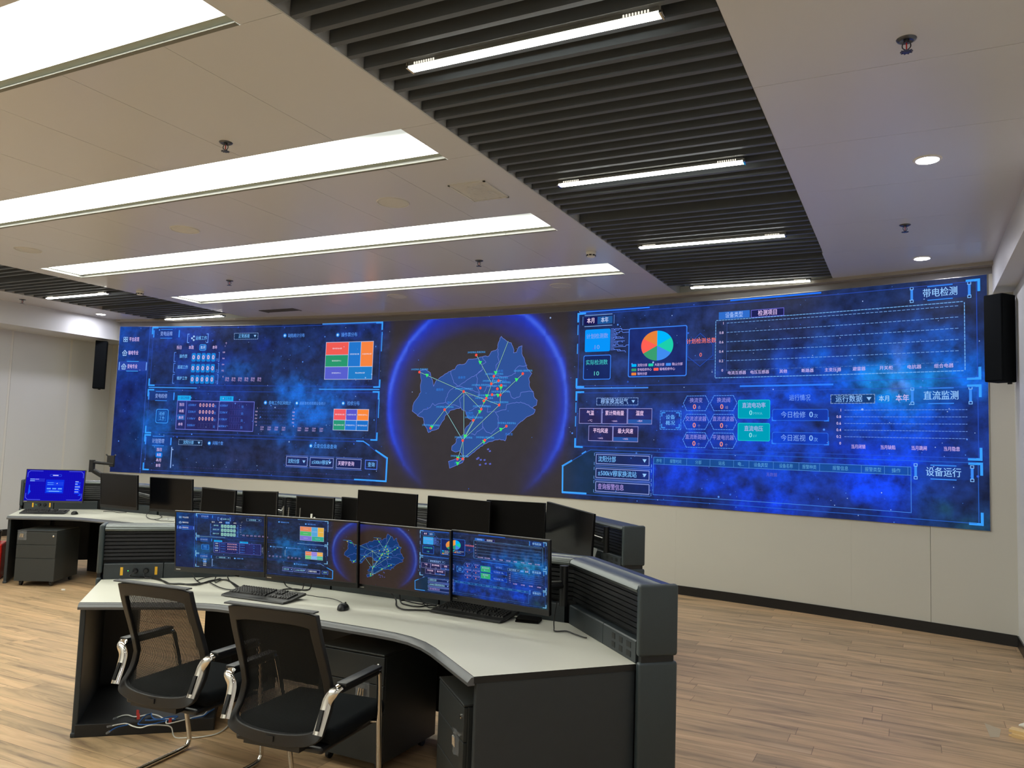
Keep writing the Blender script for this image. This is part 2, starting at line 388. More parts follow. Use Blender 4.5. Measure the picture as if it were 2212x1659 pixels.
# sidebar
P.rect(0, 0, .594, WH, (20, 34, 110), .22, 0); P.line([(.594, 0), (.594, WH)], .008, (60, 100, 210), .8)
P.rect(.03, 1.70, .58, 1.865, (48, 74, 170), .75, 1)
for x in (.04, .572): P.rect(x-.008, 1.715, x+.008, 1.85, (120, 170, 255), 1, 2)
for y in (1.70, 1.865): P.line([(.19, y), (.41, y)], .01, CY)
for y, t in ((2.238, '平台总览'), (2.008, '输电专业'), (1.777, '变电专业')): P.text(t, .30, y, .072, PK, wd=.195, bold=True)
for dx in (-.022, .022):
    for dy in (-.022, .022): P.box(.13+dx-.016, 2.238+dy-.016, .13+dx+.016, 2.238+dy+.016, .008, (150, 200, 255))
for y in (2.008, 1.777):
    P.line([(.085, y), (.13, y+.045), (.175, y)], .010, (170, 210, 255)); P.line([(.1, y), (.1, y-.045), (.16, y-.045), (.16, y)], .010, (170, 210, 255))
    P.line([(.135, y+.02), (.12, y-.005), (.14, y-.005), (.125, y-.03)], .008, (170, 210, 255))
# left column frames
frame(.648, 4.996, 1.466, 2.438); frame(.645, 4.99, .674, 1.391)
for x0, x1, y in ((.65, 1.587, 2.447), (3.912, 4.995, 2.447), (.653, 1.576, 1.430), (3.911, 4.99, 1.428)): P.line([(x0, y), (x1, y)], .016, (64, 150, 245))
for y in (2.15, 1.15): P.line([(4.999, y-.14), (4.999, y+.14)], .016, (64, 150, 245))
pp = [(.67, .056), (.67, .63), (4.66, .64), (4.76, .64), (5.17, .40), (5.17, .066)]
for k in range(2): P.line(pp, .008, (50, 90, 210), .6, closed=True)
corner(.643, .636, 1, -1); corner(.648, .064, 1, 1)
P.line([(4.635, .65), (4.751, .65), (4.86, .592)], .018, (64, 150, 245)); P.line([(4.985, .517), (5.188, .413), (5.184, .073), (4.634, .073)], .024, (64, 165, 255))
title('变电运维', .676, 1.172, 2.262, 2.404); title('变电检修', .66, 1.15, 1.215, 1.36); title('计划管理', .66, 1.15, .47, .612)
# box 1
for x0, x1 in ((1.343, 1.372), (1.741, 1.712)): P.line([(x1, 2.326), (x0, 2.326), (x0, 2.183), (x1, 2.183)], .012, (110, 160, 250))
P.text('运维工作', 1.61, 2.255, .068, CT, wd=.22, bold=True)
for dx, dy in ((0, 0), (.035, .03), (.035, -.03)): P.disc(1.43+dx, 2.255+dy, .017, (170, 210, 255))
for x, t in ((1.189, '当日'), (1.424, '本周'), (1.885, '本年')): P.text(t, x, 2.1, .06, PK, wd=.092, bold=True)
P.rr(1.59, 2.055, 1.712, 2.148, .02, (34, 96, 190), .9, 1); P.rr(1.59, 2.055, 1.712, 2.148, .02, CY, 1, 2, .008); P.text('本月', 1.651, 2.1, .058, (190, 220, 255), wd=.09, bold=True)
for (y, t, u) in ((1.938, '操作票', '张'), (1.757, '巡视工作', '次'), (1.573, '维护工作', '次')):
    P.text(t, 1.285, y+.015, .062, CT, wd=.15 if len(t) == 3 else .2, bold=True)
    for k in range(5):
        x = 1.484+.0955*k; P.rr(x-.04, y-.07, x+.04, y+.07, .02, (28, 128, 214), 1, 1); P.text('0', x, y, .092, (255, 196, 210), wd=.042, bold=True)
    P.text(u, 1.95, y-.04, .05, (80, 120, 210), wd=.05)
    for x0, x1 in ((1.105, 1.135), (1.98, 1.965)): P.line([(x1, y+.08), (x0, y+.08), (x0, y-.07), (x1, y-.07)], .009, (90, 140, 240))
def drop(t, x0, x1, y0, y1, h=.062, wd=None, c=CT):
    P.rect(x0, y0, x1, y1, (28, 50, 84), .8, 1); P.dbox(x0, y0, x1, y1, .008, (120, 150, 200)); P.text(t, x0+(x1-x0)*.42, (y0+y1)/2, h, c, wd=wd, bold=True); tri(x1-.055, (y0+y1)/2, .025)
drop('正常巡视', 2.245, 2.70, 2.232, 2.33, wd=.21)
axis(2.085, [1.62+.1*k for k in range(6)], AX, h=.032); P.text('个', 2.1, 2.166, .035, PK)
for k in range(6):
    for dy in (.014, -.020): P.text('变电中心'[2*(dy < 0):2*(dy < 0)+2], 2.16+.123*k, 1.58+dy, .034, (196, 170, 230), wd=.075, bold=True)
def mark(x, y): P.disc(x, y, .034, (30, 120, 220)); P.disc(x, y, .018, (170, 220, 255), l=4)
mark(3.214, 2.28); P.text('缺陷统计分布', 3.43, 2.275, .062, (90, 150, 240), wd=.31, bold=True)
mark(4.199, 2.27); P.text('操作票分布', 4.41, 2.268, .066, (90, 150, 240), wd=.29, bold=True)
def tree(cells, x0, y0, x1, y1):
    for (a, b, c, d, col, t) in cells:
        P.rect(a, b, c, d, col, 1, 1); P.text(t, (a+c)/2, (b+d)/2, .022, (230, 235, 250), wd=min(.17, (c-a)*.8))
        P.box(a, b, c, d, .008, (190, 205, 240), .8)
tree([(3.993, 1.96, 4.408, 2.158, (240, 92, 84), '锦州变电分部'), (3.993, 1.776, 4.408, 1.96, (42, 150, 110), '输电检修中心'), (3.993, 1.583, 4.42, 1.776, (88, 96, 205), '变电检修中心'),
      (4.408, 1.776, 4.632, 2.158, (36, 118, 205), '沈阳变电分部'), (4.632, 1.776, 4.852, 2.158, (246, 132, 66), '大连变电分部'), (4.42, 1.583, 4.852, 1.776, (34, 124, 200), '鞍山变电分部')], 0, 0, 0, 0)
tree([(4.197, .96, 4.42, 1.127, (240, 92, 100), '锦州变电分部'), (4.42, .96, 4.62, 1.127, (88, 88, 205), '大连变电分部'), (4.62, .96, 4.826, 1.127, (250, 136, 60), '输电检修中心'),
      (4.197, .807, 4.41, .96, (42, 150, 120), '鞍山变电分部'), (4.41, .807, 4.615, .96, (36, 118, 215), '变电检修中心'), (4.615, .807, 4.826, .96, (30, 112, 200), '锦州变电分部')], 0, 0, 0, 0)
# box 2
P.rect(1.226, .747, 2.706, 1.218, (52, 48, 120), .45, 1); P.box(1.226, .747, 2.706, 1.218, .010, (110, 120, 220)); P.line([(1.406, .75), (1.406, 1.218)], .007, (110, 120, 220)); P.line([(2.038, .75), (2.038, 1.218)], .007, (140, 150, 230))
for x0, x1, t in ((1.221, 1.478, '一次工作票'), (2.041, 2.30, '二次工作票')): P.rect(x0, 1.222, x1, 1.303, (30, 168, 236), 1, 1); P.text(t, (x0+x1)/2, 1.262, .046, (30, 70, 160), wd=.2, bold=True)
P.rect(1.245, .90, 1.385, .99, (24, 120, 215), .9, 1)
for y, t in ((1.152, '当日'), (1.045, '本周'), (.938, '本月'), (.828, '本年')): P.text(t, 1.313, y, .052, PK, wd=.088, bold=True)
for k, t in enumerate(('±500kV', '220kV', '110kV', '500kV')):
    y = 1.15-.111*k
    for x in (1.52, 2.13): P.text(t, x, y, .046, (70, 130, 235), wd=.15, bold=True)
    for x in (1.965, 2.49): P.text('处', x, y-.015, .045, (70, 130, 235), wd=.045)
    for j in range(5):
        if k < 3: P.text('0', 1.675+.062*j, y, .078, (255, 190, 205), wd=.034, bold=True)
        else: P.box(1.675+.058*j-.022, y-.04, 1.675+.058*j+.022, y+.04, .005, (60, 60, 120))
        P.box(2.27+.045*j-.018, y-.04, 2.27+.045*j+.018, y+.04, .005, (60, 60, 130))
P.rr(.829, .842, 1.062, 1.067, .03, (26, 70, 150), .7, 1); P.rr(.829, .842, 1.062, 1.067, .03, (60, 150, 245), 1, 2, .012); P.box(.87, .88, 1.02, 1.03, .006, (60, 150, 245), .6)
P.text('检修', .945, .99, .062, (90, 170, 255), wd=.105, bold=True); P.text('工作', .945, .918, .062, (90, 170, 255), wd=.105, bold=True)
mark(2.919, 1.209); P.text('停电工作区间统计', 3.19, 1.206, .06, (90, 160, 245), wd=.42, bold=True)
mark(3.509, 1.209); P.text('超基准检修周期设备统计', 3.80, 1.206, .05, (90, 150, 240), wd=.48, bold=True)
mark(4.361, 1.216); P.text('检修分布', 4.545, 1.214, .066, (90, 150, 240), wd=.22, bold=True)
for x0, x1 in ((2.81, 3.35), (3.51, 4.06)):
    axis(x0-.035, [.848+.0545*k for k in range(6)], AX, h=.03)
    for k in range(6): P.dash(x0, .848+.0545*k, x1, .848+.0545*k, .005, (70, 90, 190), .6)
    for k in range(4):
        for dy, t in ((.015, '220'), (-.02, '500kV')): P.text(t, x0+.07+.135*k, .805+dy, .032, (190, 170, 235), wd=.065, bold=True)
# box 3
drop('沈阳分部', 1.302, 1.75, .495, .575, .058, .2)
mark(1.894, .535); P.text('间隔个数', 2.06, .537, .06, (90, 150, 240), wd=.2, bold=True)
for y, t in ((.398, '当日'), (.226, '本月'), (.137, '本年')): P.text(t, .935, y, .058, PK, wd=.095, bold=True)
P.rr(.87, .268, 1.0, .356, .03, (20, 120, 220), .95, 1); P.text('本周', .935, .312, .052, PK, wd=.08, bold=True)
P.rect(1.168, .108, 1.182, .45, (150, 190, 255), 1, 2); P.dash(1.3, .13, 4.9, .13, .005, (90, 80, 150), .5)
mark(3.811, .552); P.text('无变位信息查询', 4.07, .55, .066, (90, 160, 250), wd=.42, bold=True)
def field(t, x0, x1, y0, y1, wd, arrow=True, c=CT, h=.068, align=None):
    P.rect(x0, y0, x1, y1, (34, 40, 96), .6, 1); P.box(x0, y0, x1, y1, .008, (150, 165, 235))
    for y in (y0-.02, y1+.02): P.line([(x0-.012, y), (x1+.012, y)], .007, (90, 120, 220)); 
    P.text(t, x0+.03, (y0+y1)/2, h, c, wd=wd, al='l', bold=True)
    if arrow: tri(x1-.06, (y0+y1)/2, .028)
field('沈阳分部', 3.37, 3.757, .235, .372, .21); field('±500kV穆家', 3.81, 4.233, .235, .372, .31); field('关键字查询', 4.29, 4.733, .235, .372, .29, False, PK)
P.box(4.81, .24, 5.015, .37, .012, (80, 120, 235)); P.text('查询', 4.915, .305, .07, CT, wd=.12, bold=True)
# globe map
outline = [(5.677,1.699),(5.786,1.724),(5.869,1.671),(5.881,1.628),(5.934,1.475),(5.974,1.559),(6.05,1.61),(6.118,1.651),(6.204,1.689),(6.281,1.717),(6.318,1.775),(6.395,1.782),(6.462,1.806),(6.498,1.856),(6.623,1.861),(6.718,1.884),(6.831,1.895),(6.867,1.955),(6.959,1.985),(6.975,2.075),(7.018,2.164),(7.105,2.095),(7.18,2.068),(7.22,1.985),(7.222,1.928),(7.268,1.935),(7.302,2.007),(7.351,2.022),(7.351,1.917),(7.39,1.851),(7.42,1.77),(7.441,1.705),(7.516,1.64),(7.473,1.577),(7.486,1.465),(7.533,1.401),(7.572,1.306),(7.613,1.274),(7.603,1.211),(7.541,1.171),(7.587,1.148),(7.562,1.092),(7.464,1.052),(7.394,0.995),(7.323,0.947),(7.262,0.874),(7.209,0.825),(7.155,0.792),(7.136,0.719),(7.046,0.741),(6.963,0.723),(6.871,0.696),(6.797,0.661),(6.696,0.593),(6.567,0.491),(6.52,0.481),(6.462,0.496),(6.411,0.56),(6.344,0.541),(6.279,0.564),(6.282,0.622),(6.339,0.665),(6.346,0.723),(6.421,0.758),(6.486,0.809),(6.484,0.859),(6.52,0.909),(6.566,0.959),(6.603,0.984),(6.525,1.024),(6.482,1.123),(6.424,1.139),(6.403,1.172),(6.288,1.138),(6.23,1.129),(6.203,1.087),(6.155,1.061),(6.138,1.003),(6.091,0.951),(6.046,0.867),(5.968,0.84),(5.881,0.804),(5.838,0.879),(5.795,0.93),(5.781,1.014),(5.72,1.03),(5.668,1.064),(5.585,1.114),(5.592,1.183),(5.609,1.235),(5.666,1.304),(5.722,1.39),(5.707,1.492),(5.724,1.561),(5.706,1.647)]
isl = [(6.234,0.405),(6.32,0.433),(6.396,0.46),(6.493,0.447),(6.466,0.397),(6.381,0.361),(6.258,0.31)]
bord = [[(6.214,1.689),(6.231,1.625),(6.271,1.524),(6.351,1.473),(6.426,1.522),(6.539,1.588),(6.642,1.637),(6.735,1.705)],[(6.351,1.473),(6.274,1.456),(6.198,1.398),(6.153,1.305),(6.146,1.246),(6.068,1.229),(5.971,1.195),(5.93,1.228),(5.893,1.169),(5.775,1.133),(5.679,1.047)],[(6.727,1.884),(6.738,1.851),(6.787,1.808),(6.722,1.776),(6.735,1.705),(6.642,1.637),(6.655,1.554),(6.64,1.471),(6.7,1.388),(6.694,1.322)],[(6.978,1.985),(6.973,1.878),(7.0,1.812),(6.95,1.764),(6.962,1.682)],[(7.439,1.754),(7.376,1.739),(7.321,1.748),(7.258,1.701),(7.261,1.644),(7.179,1.613),(7.05,1.599),(6.955,1.616)],[(7.551,1.393),(7.452,1.394),(7.353,1.378),(7.345,1.33),(7.264,1.298),(7.208,1.322),(7.187,1.387),(7.075,1.42)],[(7.541,1.171),(7.449,1.218),(7.358,1.25),(7.212,1.234),(7.139,1.217),(7.132,1.145),(7.049,1.136),(6.966,1.111),(7.015,1.047),(7.012,0.901),(6.913,0.81),(6.837,0.833),(6.768,0.913)],[(6.769,0.881),(6.686,0.838),(6.65,0.788),(6.592,0.803)],[(6.54,1.124),(6.652,1.174),(6.727,1.207),(6.841,1.192),(6.835,1.11),(6.956,1.127)],[(6.403,1.172),(6.378,1.289),(6.434,1.339),(6.511,1.356),(6.684,1.322),(6.681,1.388),(6.429,1.456),(6.351,1.473)],[(6.146,1.246),(6.207,1.205),(6.304,1.205),(6.393,1.172)],[(6.769,0.881),(6.774,0.995),(6.865,1.078),(6.956,1.127)],[(6.961,1.469),(6.811,1.47),(6.776,1.388)]]
nodes = [(5.688,1.682),(6.631,1.911),(7.383,1.637),(6.447,1.397),(6.142,1.137),(5.918,0.869),(6.928,1.608),(7.005,1.545),(6.891,1.502),(7.05,1.48),(6.991,1.433),(6.717,1.446),(7.041,1.347),(6.91,1.352),(6.818,1.301),(6.781,1.265),(6.745,1.15),(6.622,0.993),(7.028,1.209),(7.154,0.92),(6.462,0.706),(6.819,0.719),(6.387,0.444),(6.473,0.45)]
links = [[(5.688,1.682),(6.447,1.397)],[(6.631,1.911),(6.884,1.519)],[(7.133,2.089),(6.937,1.616)],[(7.383,1.637),(7.041,1.347)],[(6.447,1.397),(6.142,1.137)],[(6.142,1.137),(5.918,0.869)],[(6.447,1.397),(6.475,0.726)],[(6.447,1.397),(6.729,1.158)],[(6.142,1.137),(6.452,0.718)],[(6.447,1.397),(7.028,1.209)],[(7.028,1.209),(6.471,0.726)],[(6.928,1.608),(6.835,1.339)],[(6.818,1.301),(6.48,0.727)],[(7.041,1.347),(7.037,1.209)],[(7.05,1.48),(7.041,1.347)],[(7.154,0.92),(6.819,0.719)],[(6.819,0.719),(6.52,0.489)],[(6.462,0.706),(6.396,0.46)],[(6.462,0.706),(6.477,0.463)],[(6.39,0.386),(6.501,0.472)],[(6.622,0.993),(6.476,0.743)],[(6.91,1.352),(7.041,1.347)],[(6.891,1.502),(7.048,1.55)]]
arrows = [(5.82,1.638),(6.698,1.81),(6.954,1.662),(7.288,1.56),(6.498,0.773),(6.721,1.117),(6.805,0.702),(6.39,0.386),(7.069,0.878),(5.936,0.89),(7.004,1.347),(7.046,1.452),(6.782,1.257),(6.392,0.46),(6.826,1.339)]
labels = [(5.686,1.716),(6.629,1.945),(7.382,1.67),(6.446,1.429),(6.14,1.17),(5.916,0.905),(6.927,1.633),(7.004,1.58),(6.893,1.538),(7.049,1.514),(6.989,1.469),(6.716,1.481),(7.039,1.387),(6.816,1.336),(6.78,1.298),(6.747,1.183),(6.624,1.026),(7.026,1.241),(7.152,0.955),(6.468,0.743),(6.818,0.751),(6.415,0.478)]
rj = random.Random(3)
def jag(L, closed=False):
    out = []; n = len(L)
    for i in range(n if closed else n-1):
        (x0, y0), (x1, y1) = L[i], L[(i+1) % n]; out.append((x0, y0)); d = math.hypot(x1-x0, y1-y0); k = int(d/.028)
        for j in range(1, k): t = j/k; out.append((x0+(x1-x0)*t+rj.uniform(-.008, .008), y0+(y1-y0)*t+rj.uniform(-.008, .008)))
    if not closed: out.append(L[-1])
    return out
oj = jag(outline, True); P.poly(oj, (48, 82, 152), 1, 1); P.line(oj, .006, (112, 128, 215), closed=True); P.poly(isl, (48, 82, 152), 1, 1); P.line(isl, .006, (112, 128, 215), closed=True)
for b in bord: P.line(jag(b), .006, (106, 124, 215))
for x, y in ((6.68, .46), (6.74, .45), (6.8, .45), (6.82, .40), (6.89, .40), (6.73, .38), (6.85, .6), (6.88, .575), (6.70, .475)):
    P.poly([(x, y), (x+.03, y+.012), (x+.04, y-.01), (x+.012, y-.018)], (90, 100, 190), 1, 2)
for a, b in links: P.line([a, b], .016, (24, 44, 62), 1, 3); P.line([a, b], .007, (150, 205, 205), 1, 4)
for x, y in labels: P.text('沙岭变电站-燕南变电站', x, y+.006, .028, (70, 170, 250), wd=.29, bold=True, l=5)
for x, y, t in ((6.403,1.595,'阜新市'),(6.045,1.423,'朝阳市'),(7.009,1.678,'铁岭市'),(7.07,1.541,'抚顺市'),(6.215,1.238,'锦州'),(6.551,1.091,'盘锦市'),(6.572,1.05,'营口市'),(7.195,0.808,'丹东市'),(6.371,0.382,'大连')): P.text(t, x, y, .038, (50, 130, 230), bold=True, l=4)
for x, y in arrows: P.tris([[(x-.03, y+.02), (x+.03, y+.012), (x-.002, y-.035)]], (60, 235, 110), 1, 6)
for x, y in nodes: P.disc(x, y, .02, (250, 84, 70), l=7); 
# right column
frame(8.192, 12.774, 1.45, 2.413); frame(8.195, 12.775, .67, 1.380)
P.line([(8.22, 2.433), (9.188, 2.434)], .016, (50, 120, 245)); P.line([(10.237, 2.44), (11.255, 2.438)], .018, (40, 120, 255)); P.line([(8.194, 1.431), (9.19, 1.428)], .016, (70, 140, 245)); P.line([(10.362, 1.427), (11.385, 1.426)], .018, (50, 130, 255))
for y in (2.2, 1.95, 1.18, 1.0): P.line([(8.193, y-.06), (8.193, y+.06)], .014, (64, 150, 245))
pp = [(8.03, .06), (8.03, .415), (8.35, .60), (8.42, .636), (12.75, .636), (12.75, .06)]
P.poly([(8.03, .07), (8.03, .415), (8.41, .63), (9.25, .62), (9.25, .08)], (34, 64, 92), .45, 0)
for k in range(2): P.line(pp, .008, (50, 110, 220), .6, closed=True)
P.line([(8.148, .486), (8.023, .415), (8.029, .075), (8.366, .076)], .022, (64, 165, 255)); P.line([(8.303, .585), (8.35, .612)], .016, (64, 150, 245))
corner(12.778, .629, -1, -1); corner(12.778, .055, -1, 1)
title('带电检测', 12.172, 12.692, 2.258, 2.39, big=True); title('直流监测', 12.172, 12.692, 1.215, 1.36, big=True); title('设备运行', 12.198, 12.698, .468, .596, big=True)
P.rect(8.283, 2.265, 8.472, 2.36, (24, 22, 84), .95, 1); P.rect(8.472, 2.265, 8.685, 2.36, (34, 92, 160), .95, 1)
P.text('本月', 8.375, 2.312, .072, (250, 225, 255), wd=.105, bold=True); P.text('本年', 8.577, 2.312, .072, (200, 215, 255), wd=.105, bold=True)
for y in (2.24, 2.385): P.dash(8.29, y, 8.68, y, .008, (130, 170, 230), on=.01, gap=.006)
for x in (8.262, 8.708): P.line([(x, 2.26), (x, 2.37)], .006, (110, 150, 230))
P.rr(8.298, 1.904, 8.66, 2.197, .02, (8, 148, 250), 1, 1); P.text('计划检测数', 8.475, 2.105, .066, (140, 160, 235), wd=.31); P.text('10', 8.478, 1.963, .07, (130, 160, 235), wd=.07)
P.rr(8.29, 1.545, 8.673, 1.855, .02, (26, 42, 100), .8, 1); P.rr(8.29, 1.545, 8.673, 1.855, .02, (60, 130, 245), 1, 2, .010); P.text('实际检测数', 8.478, 1.763, .066, (70, 205, 205), wd=.31); P.text('10', 8.48, 1.62, .07, (100, 215, 205), wd=.07)
for k in range(16):
    y = 1.92+.018*k; x = 8.67
    pts = [(x, y)]
    while x < 8.9: x += rj.uniform(.03, .07); pts.append((min(x, 8.92), y)); y2 = y+rj.choice((-.018, 0, .018)); pts.append((min(x+.012, 8.92), y2)); y = y2
    P.line(pts[:rj.randint(4, len(pts))], .007, (96, 132, 235))
P.rr(8.924, 1.568, 9.69, 2.177, .02, (28, 40, 120), .45, 1); P.rr(8.924, 1.568, 9.69, 2.177, .02, (60, 130, 245), 1, 2, .012)
pc = [(0, 182, 255), (30, 206, 172), (64, 140, 240), (58, 156, 112), (255, 96, 84), (232, 130, 58)]
for k in range(6):
    a0 = PI/2-k*PI/3; T = []
    for j in range(8):
        q0, q1 = a0-j*PI/24, a0-(j+1)*PI/24; T.append([(9.306, 1.948), (9.306+.213*math.cos(q1), 1.948+.186*math.sin(q1)), (9.306+.213*math.cos(q0), 1.948+.186*math.sin(q0))])
    P.tris(T, pc[k], 1, 3)
for x, y, c, t, wd in ((9.0, 1.71, pc[0], '沈阳分部', .13), (9.228, 1.71, pc[1], '大连分部', .13), (9.46, 1.71, pc[2], '鞍山分部', .135), (9.0, 1.654, pc[3], '变电检修中心', .19), (9.298, 1.654, pc[4], '输电检修中心', .2), (9.0, 1.602, pc[5], '锦州分部', .13)):
    P.rr(x-.033, y-.017, x+.033, y+.017, .006, c, 1, 3); P.text(t, x+.048, y, .036, PK, wd=wd, al='l')
P.line([(9.862, 2.072), (10.02, 1.93), (10.02, 1.80), (9.862, 1.675), (9.705, 1.80), (9.705, 1.93)], .006, (40, 80, 190), closed=True); P.rr(9.703, 1.75, 10.035, 1.985, .01, (50, 70, 150), .25, 1); P.rr(9.703, 1.75, 10.035, 1.985, .01, (50, 90, 190), .8, 2, .005)
P.text('计划检测总数', 9.875, 1.978, .062, (255, 130, 118), wd=.37); P.text('0', 9.871, 1.812, .062, (255, 130, 110))
P.rect(10.088, 2.222, 10.461, 2.31, (48, 110, 205), .95, 1); P.text('设备类型', 10.275, 2.265, .066, (170, 200, 255), wd=.21); P.rect(10.48, 2.22, 10.854, 2.304, (30, 26, 90), .6, 1); P.box(10.48, 2.22, 10.854, 2.304, .006, (110, 110, 220)); P.text('检测项目', 10.667, 2.262, .066, PK, wd=.215, bold=True)
for q in ((10.06, 2.213, 12.63, 2.213), (10.06, 1.53, 12.63, 1.53), (10.053, 1.54, 10.053, 2.2), (12.648, 1.54, 12.648, 2.2)): P.dash(*q, .008, (120, 180, 245), .9, .022, .014)
for k in range(6):
    y = 1.617+.1115*k; P.text(AX[k], 10.15, y, .04, (225, 205, 250), al='r', bold=True); P.dash(10.19, y, 12.59, y, .006, (120, 170, 240), .9 if k else .3, .026, .018)
P.line([(10.19, 1.617), (10.19, 2.176)], .004, (80, 110, 200), .6)
for k, t in enumerate(('电流互感器', '电压互感器', '其他', '断路器', '主变压器', '避雷器', '开关柜', '电抗器', '组合电器')): P.text(t, 10.317+.268*k, 1.584, .042, (200, 185, 245), wd=.043*len(t), bold=True)
# weather
P.dbox(8.491, 1.213, 9.063, 1.303, .008, (120, 150, 210)); P.rect(8.491, 1.213, 9.063, 1.303, (28, 44, 92), .6, 1); P.text('穆家换流站气', 8.74, 1.258, .072, (150, 190, 250), wd=.38, bold=True); tri(9.0, 1.257, .024)
for x0, x1, y0, y1, t, u, hot in ((8.247, 8.562, .975, 1.168, '气温', '~℃', 0), (8.575, 8.919, .975, 1.168, '累计降雨量', '~mm', 0), (8.93, 9.253, .977, 1.168, '湿度', '~RH', 1), (8.387, 8.724, .755, .943, '平均风速', '~m/s', 0), (8.733, 9.072, .753, .943, '最大风速', '~m/s', 1)):
    P.rect(x0, y0, x1, y1, (52, 40, 84), .55, 1); P.dbox(x0, y0, x1, y1, .007, (150, 150, 215), on=.012, gap=.008)
    if hot: P.rect(x0+.005, y0+.005, x1-.005, y0+.055, (42, 88, 168), .95, 2)
    m = (x0+x1)/2; P.text(t, m, y1-.06, .062, (250, 214, 255), wd=.052*len(t), bold=True); P.text(u, m, y0+.036, .034, PK)
P.dbox(9.365, .916, 9.633, 1.138, .007, (80, 150, 245)); 
for sx, x in ((1, 9.385), (-1, 9.613)):
    for sy, y in ((1, .936), (-1, 1.118)): P.line([(x+sx*.04, y), (x, y), (x, y+sy*.04)], .012, (70, 150, 245))
P.text('设备', 9.498, 1.063, .056, (110, 180, 255), wd=.12, bold=True); P.text('概况', 9.498, .993, .056, (110, 180, 255), wd=.12, bold=True)
for i, x in enumerate((9.823, 10.16)):
    for j, (y, t, u) in enumerate(((1.232, ('换流变', '换流阀')[i], ('台', '组')[i]), (1.012, ('交流滤波器', '直流滤波器')[i], '个'), (.795, ('直流断路器', '平波电抗器')[i], '个'))):
        hw, hh = .162, .088; q = [(x-hw, y), (x-hw+.045, y+hh), (x+hw-.045, y+hh), (x+hw, y), (x+hw-.045, y-hh), (x-hw+.045, y-hh)]
        P.poly(q, (34, 54, 150), .35, 1)
        for a, b in zip(q, q[1:]+q[:1]): P.dash(*a, *b, .007, (90, 150, 245), 1, .02, .012)
        P.text(t, x, y+.034, .058, (150, 150, 235), wd=.05*len(t)+.01); P.text('0', x-.02, y-.042, .075, (255, 150, 130), bold=True); P.text(u, x+.04, y-.052, .035, (130, 140, 210))
for y0, y1, t, u in ((1.057, 1.265, '直流电功率', 'MWA'), (.802, 1.0, '直流电压', 'kV')):
    P.rr(10.337, y0, 10.703, y1, .015, (0, 158, 184), 1, 1); P.rr(10.337, y0, 10.703, y1, .015, (30, 190, 205), 1, 2, .008)
    P.text(t, 10.52, y1-.062, .062, (170, 180, 240), wd=.054*len(t), bold=True); P.text('0', 10.485, y0+.063, .07, (140, 225, 235), bold=True); P.text(u, 10.515, y0+.055, .04, (90, 190, 215), al='l')
P.text('运行情况', 11.037, 1.285, .066, (120, 160, 250), wd=.23)
for y, t in ((1.097, '今日检修'), (.84, '今日巡视')):
    P.rr(10.735, y-.062, 11.34, y+.062, .02, (24, 66, 200), .5, 1); P.rr(10.735, y-.062, 11.34, y+.062, .02, (50, 110, 235), .8, 2, .007); P.text(t, 10.965, y, .07, (130, 170, 250), wd=.27); P.text('0', 11.16, y+.004, .08, (140, 190, 255), bold=True); P.text('次', 11.21, y-.012, .045, (110, 160, 240))
    for sx, x in ((1, 10.732), (-1, 11.343)): P.line([(x, y-.03), (x, y-.064), (x+sx*.04, y-.064)], .012, (50, 130, 250))
drop('运行数据', 11.368, 11.811, 1.221, 1.313, .072, .27, (140, 190, 250)); P.rr(11.831, 1.222, 11.975, 1.31, .03, (24, 128, 226), .95, 1); P.text('本月', 11.902, 1.266, .06, (180, 220, 255), wd=.1); P.text('本年', 12.078, 1.268, .072, (230, 205, 255), wd=.125)
for k in range(6):
    y = .796+.0705*k; P.text(AX[k], 11.475, y, .038, (225, 205, 250), al='r', bold=True)
    if k: P.dash(11.51, y, 12.66, y, .006, (110, 150, 230), .85, .018, .012)
for x, t in ((11.65, '当月闭锁'), (11.939, '当月缺陷'), (12.232, '当月跳闸'), (12.525, '当月隐患')): P.text(t, x, .763, .044, (205, 180, 245), wd=.14, bold=True)
# query fields
field('沈阳分部', 8.503, 9.229, .465, .582, .245, h=.075); field('±500kV穆家换流站', 8.505, 9.232, .289, .402, .53, h=.075); field('查询报警信息', 8.506, 9.235, .116, .235, .36, False, (170, 150, 225), .075)
for y in (.465, .582, .289, .402, .116, .235):
    for x in (8.478, 9.262): P.line([(x, y-.016), (x, y+.016)], .006, (110, 160, 240))
P.rect(9.286, .49, 12.155, .57, (30, 84, 150), .7, 1); P.box(9.288, .118, 12.155, .573, .006, (70, 130, 225)); P.line([(9.288, .49), (12.155, .49)], .005, (80, 140, 220))
for x in (9.427, 9.716, 10.005, 10.289, 10.47, 10.748, 11.03, 11.251, 11.679, 11.904, 12.126): P.line([(x, .49), (x, .57)], .004, (80, 140, 220))
for x, t, wd in ((9.36, '序号', .07), (9.574, '报警时间', .145), (9.862, '分部', .075), (10.147, '站名', .075), (10.376, '电...', .07), (10.607, '设备类型', .16), (10.89, '设备名称', .15), (11.143, '报警种类', .15), (11.467, '报警信息', .16), (11.794, '报警类型', .16), (12.016, '操作', .085)): P.text(t, x, .53, .046, (90, 160, 215), wd=wd)
P.text('无数据', 10.731, .427, .042, (100, 100, 190), wd=.12)
rs = random.Random(11)
for k in range(520):
    x, y = rs.uniform(0, WL), rs.uniform(0, WH)
    if 5.1 < x < 8.1 and rs.random() < .85: continue
    r = rs.choice((.004, .005, .006, .007)) if rs.random() < .9 else .013
    P.disc(x, y, r, rs.choice(((90, 150, 255), (170, 200, 255), (60, 110, 240))), rs.uniform(.5, 1), 2, 5)

